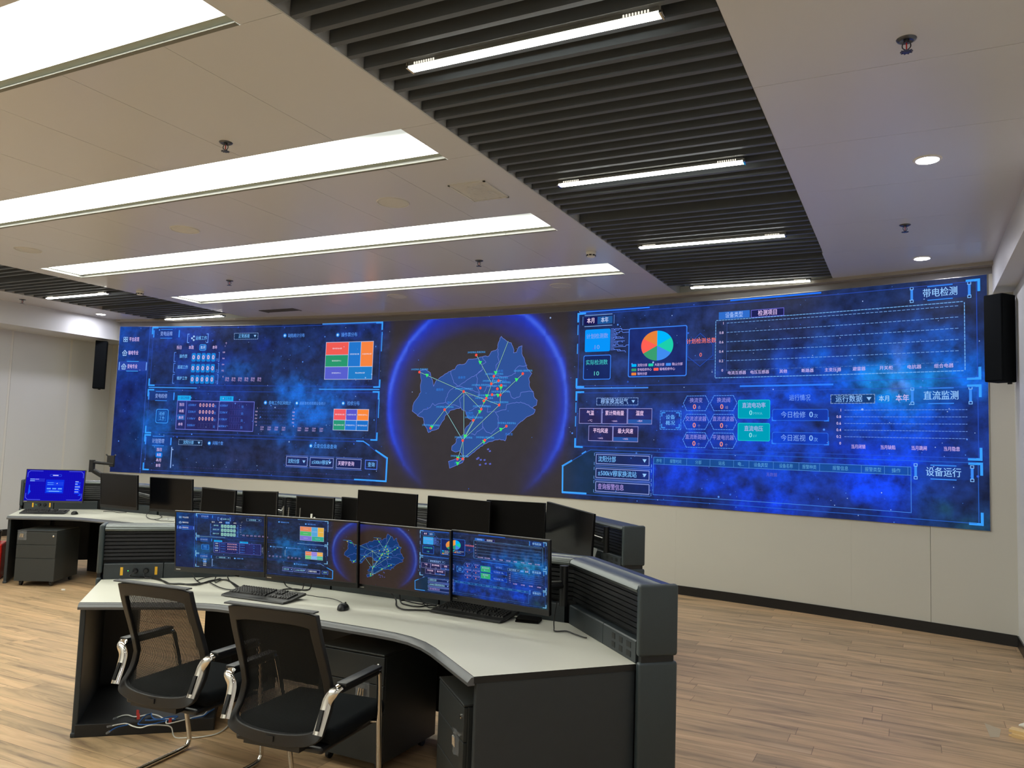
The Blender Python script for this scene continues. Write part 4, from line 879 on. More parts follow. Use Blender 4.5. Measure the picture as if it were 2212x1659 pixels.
# ------------------------------------------------------------------ consoles
DZ = .735
def along(poly, i, t0, t1):
    (x0, y0), (x1, y1) = poly[i], poly[i+1]; return [(x0+(x1-x0)*t0, y0+(y1-y0)*t0), (x0+(x1-x0)*t1, y0+(y1-y0)*t1)]
def console(base, front, label, sockets, low):
    """base: plan line where the equipment wall meets the desktop (left to right), front: front edge of the top"""
    cxy = base[len(base)//2]; t = empty('control_console', (cxy[0], cxy[1], 0), 0, label, 'control desk', 'curved control desks')
    W = lambda q: [(x-cxy[0], y-cxy[1]) for x, y in q]; b = W(base); f = W(front)
    q = MB(); q.cur = 0; q.prism(b+f[::-1], .707, DZ, m=0, mside=1); o = q.build('desktop', [DESKW, CHARD], t)
    q = MB(); q.sweep(f, [(0.004, DZ-.001), (-.012, DZ-.004), (-.028, DZ-.022), (-.026, DZ-.036), (.004, DZ-.036)]); q.build('edge_band', EDGEM, t, smooth=True)
    # equipment wall
    q = MB(); q.sweep(b, [(.05, .69), (.05, 1.045), (.17, 1.045), (.17, .69)]); q.build('back_panel', CHARD, t)
    q = MB()
    for k in range(8): z = .852+.0243*k; q.sweep(b, [(.030, z), (.026, z+.004), (.030, z+.0205), (.052, z+.0205), (.052, z)])
    q.build('slat_rails', SLATM, t)
    q = MB(); pr = [(.020, 1.040), (.0, 1.046), (-.004, 1.058), (.004, 1.071), (.022, 1.079), (.05, 1.082), (.115, 1.082), (.117, 1.0835), (.121, 1.0835), (.123, 1.082), (.172, 1.080), (.186, 1.068), (.186, 1.03), (.17, 1.03), (.168, 1.044)]
    for i in range(len(b)-1):
        seg = b[i:i+2]; mm = MB(); rows = []
        full = {o_: off(b, o_) for o_, z in pr}
        vs = [(full[o_][j][0], full[o_][j][1], z) for j in (i, i+1) for o_, z in pr]; n = len(pr)
        dx, dy = b[i+1][0]-b[i][0], b[i+1][1]-b[i][1]; l = math.hypot(dx, dy); ex, ey = dx/l*.002, dy/l*.002
        vs = [(x+(ex if k < n else -ex), y+(ey if k < n else -ey), z) for k, (x, y, z) in enumerate(vs)]
        mm.add(vs, [[k, (k+1) % n, n+(k+1) % n, n+k] for k in range(n)]+[list(range(n))[::-1], list(range(n, 2*n))]); mm.build('top_rail', RAILM, t, smooth=True)
    for i, cuts in enumerate(sockets):
        for (t0, t1, kind) in cuts:
            seg = along(b, i, t0, t1); q = MB()
            q.sweep(seg, [(0, DZ), (0, DZ+.094), (.006, DZ+.10), (.05, DZ+.10), (.05, DZ)])
            o = q.build('cable_cover' if kind == 'c' else 'power_box', CHAR, t, bevel=.0015)
            if kind != 'c':
                dx, dy = seg[1][0]-seg[0][0], seg[1][1]-seg[0][1]; l = math.hypot(dx, dy)
                T = Matrix(((dx/l, -dy/l, 0, seg[0][0]), (dy/l, dx/l, 0, seg[0][1]), (0, 0, 1, DZ), (0, 0, 0, 1)))
                if kind == 's':
                    for zz in (.028, .068):
                        for xx, w_ in ((.30, .034), (.52, .034), (.74, .044)):
                            q = MB(); q.box(l*xx, l*xx+w_, -.0015, .002, zz-.013, zz+.013, T); sk = q.build('socket', CHARD, o)
                            sk['label'] = 'blank black socket insert' if w_ > .04 else 'black socket insert'
                else:
                    for xx in (.30, .88):
                        q = MB(); q.box(l*xx-.008, l*xx+.008, -.003, .001, .024, .076, T); q.build('yellow_strip', YEL, o)
                    q = MB(); q.box(l*.40, l*.40+.005, -.003, 0, .050, .055, T); q.build('indicator', LED, o)
                    for xx in (.53, .71):
                        q = MB(); q.lathe([(.018, 0), (.017, .012), (.012, .026)], 16, T @ Tr(l*xx, -.001, .052) @ Matrix.Rotation(PI/2, 4, 'X')); q.build('plug', BLK, o, smooth=True)
    # end posts: rounded upper cap, neck, rounded lower leg
    for s, (p, pn) in ((-1, (b[0], b[1])), (1, (b[-1], b[-2]))):
        dx, dy = (p[0]-pn[0]), (p[1]-pn[1]); l = math.hypot(dx, dy); a = math.atan2(dy/l, dx/l) if s > 0 else math.atan2(-dy/l, -dx/l)
        T = Tr(p[0], p[1], 0) @ Rz(a)
        x0, x1 = (0.001, .040) if s > 0 else (-.034, -.001)
        q = MB(); q.rbox(x0, x1, -.006, .187, .7715, 1.086, .014, 4, T); q.build('end_cap', CAPM, t, smooth=True)
        q = MB(); q.rbox(x0, x1, -.006, .187, .03, .748, .014, 4, T); q.build('end_post', CAPM, t, smooth=True)
        q = MB(); q.box(x0+.004, x1-.008, .008, .168, .74, .78, T); q.build('neck', CHARD, t)
        q = MB(); q.box(x0+.006, x1-.006, .03, .16, 0, .04, T); q.build('foot', CHARD, t)
    # side panels
    for s, (p, fr) in ((-1, (b[0], f[0])), (1, (b[-1], f[-1]))):
        dx, dy = p[0]-fr[0], p[1]-fr[1]; l = math.hypot(dx, dy); a = math.atan2(dy, dx); T = Tr(fr[0], fr[1], 0) @ Rz(a)
        w0, w1 = (-.034, -.004) if s < 0 else (.004, .034)
        q = MB(); q.box(.012, l, w0, w1, .02, .7065, T); q.box(.0, l, w0-.004, w1+.004, .0, .025, T); o = q.build('side_panel', CHAR, t, bevel=.006)
    for (name, segs, z0, z1, o0, o1, mm) in low:
        for s_ in segs:
            q = MB(); q.sweep(W(s_), [(o0, z0), (o0, z1), (o1, z1), (o1, z0)]); q.build(name, mm, t)
    return t
B1 = [(-4.684, 3.487), (-4.112, 4.083), (-1.668, 4.083), (-1.098, 3.496)]
F1 = [(-4.147, 2.962), (-3.80, 3.215), (-3.70, 3.285), (-3.60, 3.336), (-3.50, 3.366), (-3.38, 3.380), (-2.77, 3.384), (-2.42, 3.382), (-2.30, 3.374), (-2.19, 3.350), (-2.08, 3.300), (-1.98, 3.232), (-1.88, 3.152), (-1.606, 2.928)]
c1 = console(B1, F1, 'curved pale-topped control desk in the foreground carrying four lit monitors',
        [[(.01, .44, 'y'), (.445, .99, 'c')], [(.01, .33, 'c'), (.335, .66, 'c'), (.665, .99, 'c')], [(.01, .55, 'c'), (.555, .99, 's')]],
        [('pedestal', [along(B1, 0, 0, .28), along(B1, 0, .9, 1)], 0, .70, .0, .16, CHARD), ('pedestal', [[(-4.112, 4.083), (-3.86, 4.083)]], 0, .70, -.25, .16, CHARD),
         ('modesty_panel', [along(B1, 1, .1, 1), along(B1, 2, 0, 1)], .12, .70, .02, .05, CHARD), ('pedestal', [[(-1.95, 4.083), (-1.668, 4.083)]], 0, .70, -.2, .16, CHARD)])
# base tray under the left wing
q = MB(); W1 = lambda P_: [(x-B1[2][0], y-B1[2][1]) for x, y in P_]
q.prism(W1([(-4.13, 2.975), (-3.585, 3.457), (-3.80, 3.68), (-4.10, 4.02), (-4.64, 3.47)]), .0, .07); q.build('base_tray', CHARD, c1, bevel=.004)
B2 = [(-9.56, 5.985), (-8.98, 6.575), (-2.62, 6.672), (-2.048, 6.087)]
F2 = [(-8.90, 5.42), (-8.50, 5.70), (-8.36, 5.785), (-8.2, 5.825), (-8.0, 5.84), (-6.0, 5.885), (-3.6, 5.925), (-3.4, 5.915), (-3.22, 5.87), (-3.05, 5.78), (-2.552, 5.53)]
c2 = console(B2, F2, 'long curved control desk in the row nearest the video wall',
        [[(.02, .40, 'y'), (.41, .98, 'c')], [(.005, .16, 'c'), (.165, .33, 'c'), (.335, .5, 'c'), (.505, .66, 'c'), (.665, .83, 'c'), (.835, .995, 'c')], [(.02, .5, 'c'), (.51, .98, 's')]],
        [('pedestal', [along(B2, 0, 0, .4), along(B2, 1, .0, .05), along(B2, 1, .46, .54)], 0, .70, -.1, .16, CHARD), ('modesty_panel', [along(B2, 0, .2, 1), along(B2, 1, 0, 1), along(B2, 2, 0, 1)], .12, .70, .02, .05, CHARD)])

# ------------------------------------------------------------------ monitors
def Mroot(name, C, yaw, tilt, label, group):
    o = bpy.data.objects.new(name, None); COL.objects.link(o); o.empty_display_size = .1
    r = Vector((math.cos(yaw), math.sin(yaw), 0)); n = Vector((math.sin(yaw), -math.cos(yaw), 0))
    u = Vector((0, 0, 1))*math.cos(tilt)-n*math.sin(tilt); nn = r.cross(u)
    Mx = Matrix((r, -nn, u)).transposed().to_4x4(); Mx.translation = Vector(C); o.matrix_world = Mx
    tag(o, label, 'monitor', group); return o, Mx
def monitor(C, w, h, yaw, tilt, label, group, attach, win=None, chin=.030, bez=.008, mat_=BLKG, armmat=BLK):
    t, Mx = Mroot('monitor', C, math.radians(yaw), math.radians(tilt), label, group)
    q = MB(); q.box(-w/2, w/2, .004, .022, -h/2, h/2); q.rbox(-w*.36, w*.36, .020, .045, -h*.36, h*.30, .012, 2); q.build('housing', BLKM, t, bevel=.002)
    q = MB()
    for a, b_, c, d in ((-w/2, w/2, -h/2, -h/2+chin), (-w/2, w/2, h/2-bez, h/2), (-w/2, -w/2+bez, -h/2+chin, h/2-bez), (w/2-bez, w/2, -h/2+chin, h/2-bez)): q.box(a, b_, -.004, .004, c, d)
    q.build('bezel', BLK, t, bevel=.001)
    if win is not None and win != 'login': q = MB(); q.box(-w/2, w/2, -.004, .006, h/2, h/2+.0022); q.build('painted_highlight', SILV, t)  # light on the bezel's top edge, put in as a silver strip
    x0, x1, z0, z1 = -w/2+bez, w/2-bez, -h/2+chin, h/2-bez
    if win is None: q = MB(); q.box(x0, x1, -.001, .004, z0, z1); q.build('screen', mat_, t)
    elif win == 'login': login(x0, x1, z0, z1, t)
    else:
        u0, u1 = win; g = lambda s, v, l: (x0+(x1-x0)*(s-u0)/(u1-u0), -.0012-.00022*l, z0+(z1-z0)*v/WH)
        picture('screen', u0, u1, g, SD, t, 160, 100, gain=(.55, .85, .5), pal=DESKC)
    if win is not None:
        q = MB(); q.box(-w/2+.012, -w/2+.042, -.0046, -.0038, -h/2+.011, -h/2+.017); q.build('maker_plate', SILV, t)
    if attach:
        inv = Mx.inverted(); A = Vector(attach); C_ = Vector(C); back = C_+(Mx.to_3x3() @ Vector((0, 1, 0)))*.05
        mid = (back+A)/2+Vector((0, 0, .0)); sd = Vector((A.y-back.y, back.x-A.x, 0)); sd = sd.normalized() if sd.length > .01 else Vector((1, 0, 0))
        el = mid+sd*.10; el.z = (back.z+A.z)/2-.03
        q = MB(); q.tube([inv @ Vector((A.x, A.y, DZ+.11)), inv @ Vector((A.x, A.y, 1.055))], .024, 14)
        q.tube([inv @ (A+Vector((0, 0, 0))), inv @ el], .017, 8); q.tube([inv @ el, inv @ back], .017, 8); q.box(-.05, .05, .044, .056, -.05, .05)
        q.build('support_arm', armmat, t, smooth=True)
        q = MB(); u = Vector((0, 0, .021)); q.tube([inv @ (A+u), inv @ (el+u)], .006, 6); q.tube([inv @ (el+u), inv @ (back+u)], .006, 6); q.build('arm_cover', SILV, t)
    return t
def login(x0, x1, z0, z1, t):
    m0 = bpy.data.materials.new('login_picture'); m0.use_nodes = True; N = m0.node_tree.nodes; L = m0.node_tree.links
    N.remove(N['Principled BSDF']); a = N.new('ShaderNodeAttribute'); a.attribute_name = 'Col'; e = N.new('ShaderNodeEmission'); L.new(a.outputs['Color'], e.inputs[0]); L.new(e.outputs[0], N['Material Output'].inputs[0]); m0.cycles.emission_sampling = 'NONE'
    Q = Paint(); Q.rect(0, 0, 16, 9, (18, 14, 178), 1, 0)
    for k in range(30): Q.rect(k*.53+.2, .2, k*.53+.23, 8.8, (28, 22, 190), 1, 1)
    for k in range(17): Q.rect(.2, k*.53+.2, 15.8, k*.53+.23, (28, 22, 190), 1, 1)
    fr = (84, 96, 226)
    for sx_, X in ((1, .35), (-1, 15.65)):
        for sy_, Y in ((1, .3), (-1, 8.7)): Q.line([(X+sx_*4, Y), (X+sx_*.6, Y), (X, Y+sy_*.6), (X, Y+sy_*1.8)], .16, fr, 1, 2)
    Q.rr(6.4, 7.2, 9.6, 7.75, .25, (40, 80, 240), 1, 2, .1); Q.rect(7.2, 7.35, 8.7, 7.6, (215, 205, 255), 1, 3)
    Q.rect(5.5, 2.2, 10.5, 6.2, (12, 48, 226), .9, 2)
    for y in (5.15, 4.6): Q.rect(5.9, y, 7.6, y+.28, (70, 130, 255), 1, 3); Q.box(7.7, y, 10.2, y+.28, .07, (50, 90, 245), 1, 3)
    for x in (5.9, 7.4, 8.95): Q.rect(x, 3.35, x+1.1, 3.75, (96, 160, 255), 1, 3)
    Q.rect(5.9, 2.6, 10.1, 3.0, (40, 120, 255), 1, 3); Q.rect(6.5, 2.7, 9.4, 2.9, (140, 190, 255), 1, 4)
    for y in (6.15, 5.65): Q.rect(1.1, y, 2.4, y+.25, (130, 170, 255), 1, 3); Q.box(2.4, y, 5.0, y+.25, .07, (60, 80, 230), 1, 3)
    Q.rect(2.5, 6.18, 3.5, 6.38, (150, 140, 255), 1, 4)
    for k, (y, wd) in enumerate(((5.6, .9), (4.9, .7), (4.1, 1.4), (3.35, 1.1), (2.6, 1.1))): Q.rect(13.6, y, 13.6+wd, y+.22, (170, 195, 255), 1, 4); Q.rect(13.6, y-.45, 15.1, y-.05, (20, 60, 250), 1, 3)
    Q.poly([(.9, 1.6), (1.0, 4.6), (1.2, 4.6), (1.3, 3.2), (1.6, 2.6), (1.2, 2.0)], (20, 90, 255), 1, 3); Q.poly([(14.6, 1.6), (15.4, 1.6), (15.4, 2.3)], (20, 90, 255), 1, 3)
    Q.poly([(8.4, 5.0), (8.65, 5.3), (8.7, 5.0)], (235, 240, 255), 1, 5)
    V, F, C = [], [], []
    for l, c, a_, T in Q.p:
        for tr in T:
            n = len(V); V += [(x0+(x1-x0)*x/16, -.001-.0003*l, z0+(z1-z0)*y/9) for x, y in tr]; F.append([n, n+1, n+2]); C += [(*c, 1)]*3
    me = bpy.data.meshes.new('screen'); me.from_pydata(V, [], F); at = me.color_attributes.new('Col', 'FLOAT_COLOR', 'POINT'); at.data.foreach_set('color', np.array(C, dtype=np.float32).ravel()); me.materials.append(m0)
    o = bpy.data.objects.new('screen', me); COL.objects.link(o); o.parent = t
GF = 'lit monitors on the foreground desk'
for C, yaw, tilt, win, lab, at in (((-3.791, 3.611, 1.028), 15.3, -5.2, (0, 2.80), 'leftmost lit monitor of the foreground desk, dashboard tables with digit tiles', (-3.75, 4.04, .92)),
        ((-3.093, 3.635, 1.041), 8.3, -4.0, (2.78, 6.02), 'second lit monitor from the left, coloured tiles and left part of the globe', (-3.1, 4.05, .92)),
        ((-2.503, 3.707, 1.034), -.1, -3.4, (5.96, 9.22), 'third lit monitor from the left showing the map and globe rim', (-2.45, 4.05, .92)),
        ((-1.916, 3.718, 1.033), -6.2, -2.8, (9.2, 12.84), 'rightmost lit monitor of the foreground desk with the blue nebula charts', (-1.66, 3.985, .95))):
    monitor(C, .61, .375, yaw, tilt, lab, GF, at, win)
GB = 'switched-off monitors on the back desk'
monitor((-8.699, 5.80, 1.059), .61, .375, 41.3, 7.6, 'monitor glowing deep blue with a login form at the far left desk', 'lit monitor on the back desk', (-9.1, 6.4, .95), 'login', .022)
monitor((-7.762, 5.909, 1.048), .61, .375, -1, -3.9, 'dark monitor right of the deep blue login screen', GB, (-7.7, 6.55, .95), None, .03)
monitor((-7.24, 6.159, 1.023), .61, .375, 4.2, -3.6, 'bluish black monitor, second right of the login screen', GB, (-7.2, 6.56, .95), None, .03)
def topmon(A, B, h, lab, at=None, bez=.012, m_=BLKM, chin=.02):
    A = Vector(A); B = Vector(B); r = (B-A).normalized(); n = Vector((r.y, -r.x, 0)).normalized(); u = -r.cross(n)
    u = u.normalized(); n = -(r.cross(u)); c = (A+B)/2-u*h/2
    t = monitor(c, (B-A).length, h, 0, 0, lab, GB, None, None, chin, bez, m_, BLK)
    Mx = Matrix((r, u.cross(r), u)).transposed().to_4x4(); Mx.translation = c; t.matrix_world = Mx
    if at:
        A_ = Vector(at); inv = Mx.inverted(); back = c+(Mx.to_3x3() @ Vector((0, 1, 0)))*.05
        el = (A_+back)/2+Vector((.12, 0, -.05))
        q = MB(); q.tube([inv @ Vector((A_.x, A_.y, DZ+.11)), inv @ Vector((A_.x, A_.y, 1.055))], .024, 14); q.tube([inv @ A_, inv @ el], .017, 8); q.tube([inv @ el, inv @ back], .017, 8)
        q.build('support_arm', BLK, t, smooth=True); q = MB(); k = Vector((0, 0, .021)); q.tube([inv @ (A_+k), inv @ (el+k)], .006, 6); q.tube([inv @ (el+k), inv @ (back+k)], .006, 6); q.build('arm_cover', SILV, t)
    return t
topmon((-6.758, 6.148, 1.14), (-6.253, 6.13, 1.13), .36, 'first of the squarish black monitors behind the leftmost lit monitor', (-6.4, 6.57, .95))
topmon((-6.287, 6.259, 1.125), (-5.894, 6.357, 1.131), .34, 'second squarish black monitor, just above the gap between the lit monitors', (-6.0, 6.58, .95))
topmon((-5.629, 6.347, 1.105), (-5.181, 6.394, 1.106), .34, 'third squarish black monitor behind the second lit monitor', (-5.35, 6.58, .95))
topmon((-5.21, 6.551, 1.11), (-4.795, 6.551, 1.102), .34, 'black monitor half hidden behind the leftmost large dark monitor', None)
topmon((-4.576, 5.988, 1.235), (-3.897, 5.94, 1.230), .40, 'leftmost of the large dark monitors on the back desk', (-4.0, 6.60, .95), .003)
topmon((-3.892, 6.114, 1.215), (-3.20, 6.011, 1.208), .40, 'second large dark monitor, partly covered on its right', (-3.5, 6.60, .95), .003)
topmon((-3.283, 6.10, 1.215), (-2.745, 6.14, 1.217), .38, 'third large dark monitor, pitch black, left of the angled one', (-3.2, 6.60, .95), .003)
topmon((-2.852, 6.417, 1.21), (-2.28, 6.06, 1.161), .40, 'angled dark grey monitor at the right end of the back desk', (-2.22, 6.20, .98), .004, BLKG)
# monitor arm without a screen at the left of the back desk
t = empty('vacant_monitor_mount', (-8.50, 6.60, .82), 0, 'bare black monitor arm with an empty mounting plate beside the video wall', 'monitor mount')
L_ = lambda *p: (p[0]+8.50, p[1]-6.60, p[2]-.82)
q = MB(); q.tube([L_(-8.50, 6.53, .845), L_(-8.50, 6.53, 1.05)], .024, 12); q.build('post', BLK, t, smooth=True)
q = MB(); q.tube([L_(-8.42, 6.42, 1.05), L_(-8.55, 6.17, 1.23), L_(-8.57, 6.15, 1.25)], .028, 10); q.tube([L_(-8.50, 6.53, 1.02), L_(-8.42, 6.42, 1.05)], .02, 8); q.build('lower_arm', BLK, t, smooth=True)
q = MB(); q.tube([L_(-8.57, 6.15, 1.22), L_(-8.57, 6.15, 1.36)], .034, 12); q.tube([L_(-8.57, 6.15, 1.335), L_(-8.26, 6.20, 1.32)], .017, 10); q.build('upper_arm', BLK, t, smooth=True)
q = MB(); q.box(.13, .25, -.41, -.395, .50, .60); 
for a, b in ((.10, .61), (.26, .61)): q.tube([(.19, -.40, .56), (a, -.40, b)], .008, 6)
q.box(.16, .22, -.40, -.375, .47, .54); q.build('mounting_plate', BLK, t)

# ------------------------------------------------------------------ keyboards and mice
def keyboard(x, y, rz, label, src=[None], z=DZ+.001):
    if src[0] is not None: return dup(src[0], (x, y, z), rz, label)
    t = empty('keyboard', (x, y, z), rz, label, 'keyboard', 'black full-size keyboards')
    q = MB(); prof = [(-.115, .003), (-.108, .013), (-.060, .018), (-.056, .016), (.085, .036), (.090, .033), (.088, .020), (-.060, .002)]
    vs = [(sx_*.235*(1 if yy > -.06 else .985), yy, zz) for sx_ in (-1, 1) for yy, zz in prof]; n = len(prof)
    q.add(vs, [[k, (k+1) % n, n+(k+1) % n, n+k] for k in range(n)]+[list(range(n)), list(range(n, 2*n))]); q.build('body', BLK, t, bevel=.002)
    q = MB(); sl = (.036-.016)/(.085+.056)
    def key(cx, cy, w_, d=.0155):
        z0 = .016+(cy+.056)*sl; n0 = len(q.v); k = .0022
        vs = [(cx-w_/2, cy-d/2, z0-.001), (cx+w_/2, cy-d/2, z0-.001), (cx+w_/2, cy+d/2, z0+.001), (cx-w_/2, cy+d/2, z0+.001),
              (cx-w_/2+k, cy-d/2+k, z0+.008), (cx+w_/2-k, cy-d/2+k, z0+.008), (cx+w_/2-k, cy+d/2-k, z0+.0105), (cx-w_/2+k, cy+d/2-k, z0+.0105)]
        q.add(vs, [(4, 5, 6, 7), (0, 1, 5, 4), (1, 2, 6, 5), (2, 3, 7, 6), (3, 0, 4, 7)])
    P_ = .0190
    for r in range(6):
        cy = -.046+r*.0195+(.006 if r == 5 else 0); 
        if r == 0:
            for cx, w_ in ((-.213, .022), (-.189, .022), (-.165, .022), (-.101, .10), (-.037, .022), (-.013, .022), (.011, .022), (.035, .022)): key(cx, cy, w_)
        else:
            for i in range(14): key(-.215+i*P_*.99+(.004*r if r < 5 else 0)*.3, cy, .0163)
        if r in (0,): 
            for i in range(3): key(.078+i*P_, cy, .0163)
        elif r == 1: key(.078+P_, cy, .0163)
        elif r in (3, 4, 5):
            for i in range(3): key(.078+i*P_, cy, .0163)
        if r < 5:
            for i in range(4): key(.150+i*P_*.98, cy, .0163)
    K = [k for k in range(0, len(q.v), 8)]; Lm = MB(); Rm = MB()
    for k in K: (Rm if q.v[k][0] > .13 else Lm).add(q.v[k:k+8], [(4, 5, 6, 7), (0, 1, 5, 4), (1, 2, 6, 5), (2, 3, 7, 6), (3, 0, 4, 7)])
    Lm.build('keycaps', BLK, t); Rm.build('number_pad', BLK, t)
    q = MB(); q.box(.15, .21, .074, .080, .0352, .0356); q.build('badge', SILV, t)
    src[0] = t; return t
keyboard(-3.52+.07, 3.66, math.radians(3), 'black keyboard in front of the second lit monitor, over the chair back')
keyboard(-2.19, 3.975, math.radians(-3), 'black keyboard tucked below the rightmost lit monitor')
keyboard(-8.93, 5.86, math.radians(41), 'black keyboard below the deep blue login screen')
def mouse(x, y, rz, label, src=[None]):
    if src[0] is not None: return dup(src[0], (x, y, DZ+.001), rz, label)
    t = empty('mouse', (x, y, DZ+.001), rz, label, 'computer mouse', 'black computer mice')
    q = MB(); n = 20; rings = []
    for j in range(8):
        a = j/7*PI/2; rad = math.cos(a); zz = math.sin(a)*.036
        for k in range(n):
            b = 2*PI*k/n; cx, cy = math.cos(b), math.sin(b); px = .031*rad*cx*(1-.12*cy); py = .058*rad*cy
            q.v.append((px, py-.006*math.sin(a), zz*(1-.25*(py/.058)) + .002))
    for j in range(7):
        for k in range(n): q.f.append([j*n+k, j*n+(k+1) % n, (j+1)*n+(k+1) % n, (j+1)*n+k]); q.m.append(0)
    q.f.append(list(range(n))[::-1]); q.m.append(0); q.build('shell', BLK, t, smooth=True)
    q = MB(); q.lathe([(.007, -.003), (.007, .003)], 14, Tr(0, .030, .028) @ Matrix.Rotation(PI/2, 4, 'Y')); q.build('wheel', BLKG, t)
    src[0] = t; return t
mouse(-2.86, 3.66, math.radians(20), 'black mouse right of the keyboard on the foreground desk')
mouse(-8.60, 6.0, math.radians(30), 'small black mouse beside the far left keyboard')
t = empty('card_holder', (-1.865, 4.0-.005, DZ), math.radians(12), 'flat black folder lying right of the keyboard under the rightmost lit monitor', 'folder')
q = MB(); q.rbox(-.065, .065, -.045, .045, .0, .010, .002, 1); q.rbox(-.063, .063, -.043, .043, .010, .022, .002, 1, Matrix.Rotation(math.radians(2), 4, 'Y')); q.build('cover', BLKM, t)

# ------------------------------------------------------------------ drawer units
def cabinet(x, y, rz, label, film, src=[None]):
    """origin: middle of the front bottom edge; front faces -y"""
    t = empty('drawer_cabinet', (x, y, 0), rz, label, 'drawer cabinet', 'dark mobile drawer cabinets')
    w_, d, z0, z1 = .42, .52, .055, .60
    q = MB(); q.box(-w_/2, w_/2, .018, d, z0, z1-.012); q.build('carcass', CABM, t, bevel=.003)
    q = MB(); q.box(-w_/2, w_/2, -.002, d, z1-.010, z1); q.build('top', CABM, t, bevel=.003)
    zz = [z0, z0+.245, z0+.39, z1-.013]
    for a, b in zip(zz, zz[1:]):
        q = MB(); q.box(-w_/2+.001, w_/2-.001, 0, .018, a+.002, b-.002); o = q.build('drawer', CABM, t, bevel=.002)
        if b == zz[-1]:
            q = MB(); q.lathe([(.010, 0), (.010, .006), (.006, .008)], 16, Tr(w_/2-.035, .001, b-.045) @ Matrix.Rotation(PI/2, 4, 'X')); q.build('lock', CHROME, o, smooth=True)
    for sx_ in (-1, 1):
        for yy in (.06, d-.06):
            q = MB(); q.lathe([(.024, -.010), (.025, 0), (.024, .010)], 18, Tr(sx_*(w_/2-.05), yy, .026) @ Matrix.Rotation(PI/2, 4, 'Y')); q.box(sx_*(w_/2-.05)-.016, sx_*(w_/2-.05)+.016, yy-.018, yy+.018, .03, .056); q.build('caster', BLK, t, smooth=True)
    fx, fz = film; q = MB(); rg = random.Random(int(x*100)); n = 7
    vs = [(fx-.045+.09*i/(n-1)+rg.uniform(-.003, .003), -.002-rg.uniform(0, .016)*math.sin(PI*i/(n-1)), fz-.05+.1*j/(n-1)) for j in range(n) for i in range(n)]
    q.add(vs, [[j*n+i, j*n+i+1, (j+1)*n+i+1, (j+1)*n+i] for j in range(n-1) for i in range(n-1)]); q.build('key_pouch', PLAST, t)
    q = MB()
    for k in range(3): q.tube([(fx-.02+.015*k, -.010, fz-.02), (fx-.01+.012*k, -.014, fz+.02)], .004, 6)
    q.build('keys', CHROME, t); return t
cabinet(-2.61, 3.425, 0, 'dark drawer cabinet under the middle of the foreground desk behind the right chair', (.08, .40))
cabinet(-1.822, 3.118, math.radians(-44), 'dark drawer cabinet tucked beside the right side panel of the foreground desk', (.11, .42))
cabinet(-8.485, 5.50, math.radians(29.6), 'dark drawer cabinet under the left end of the back desk', (-.155, .545))

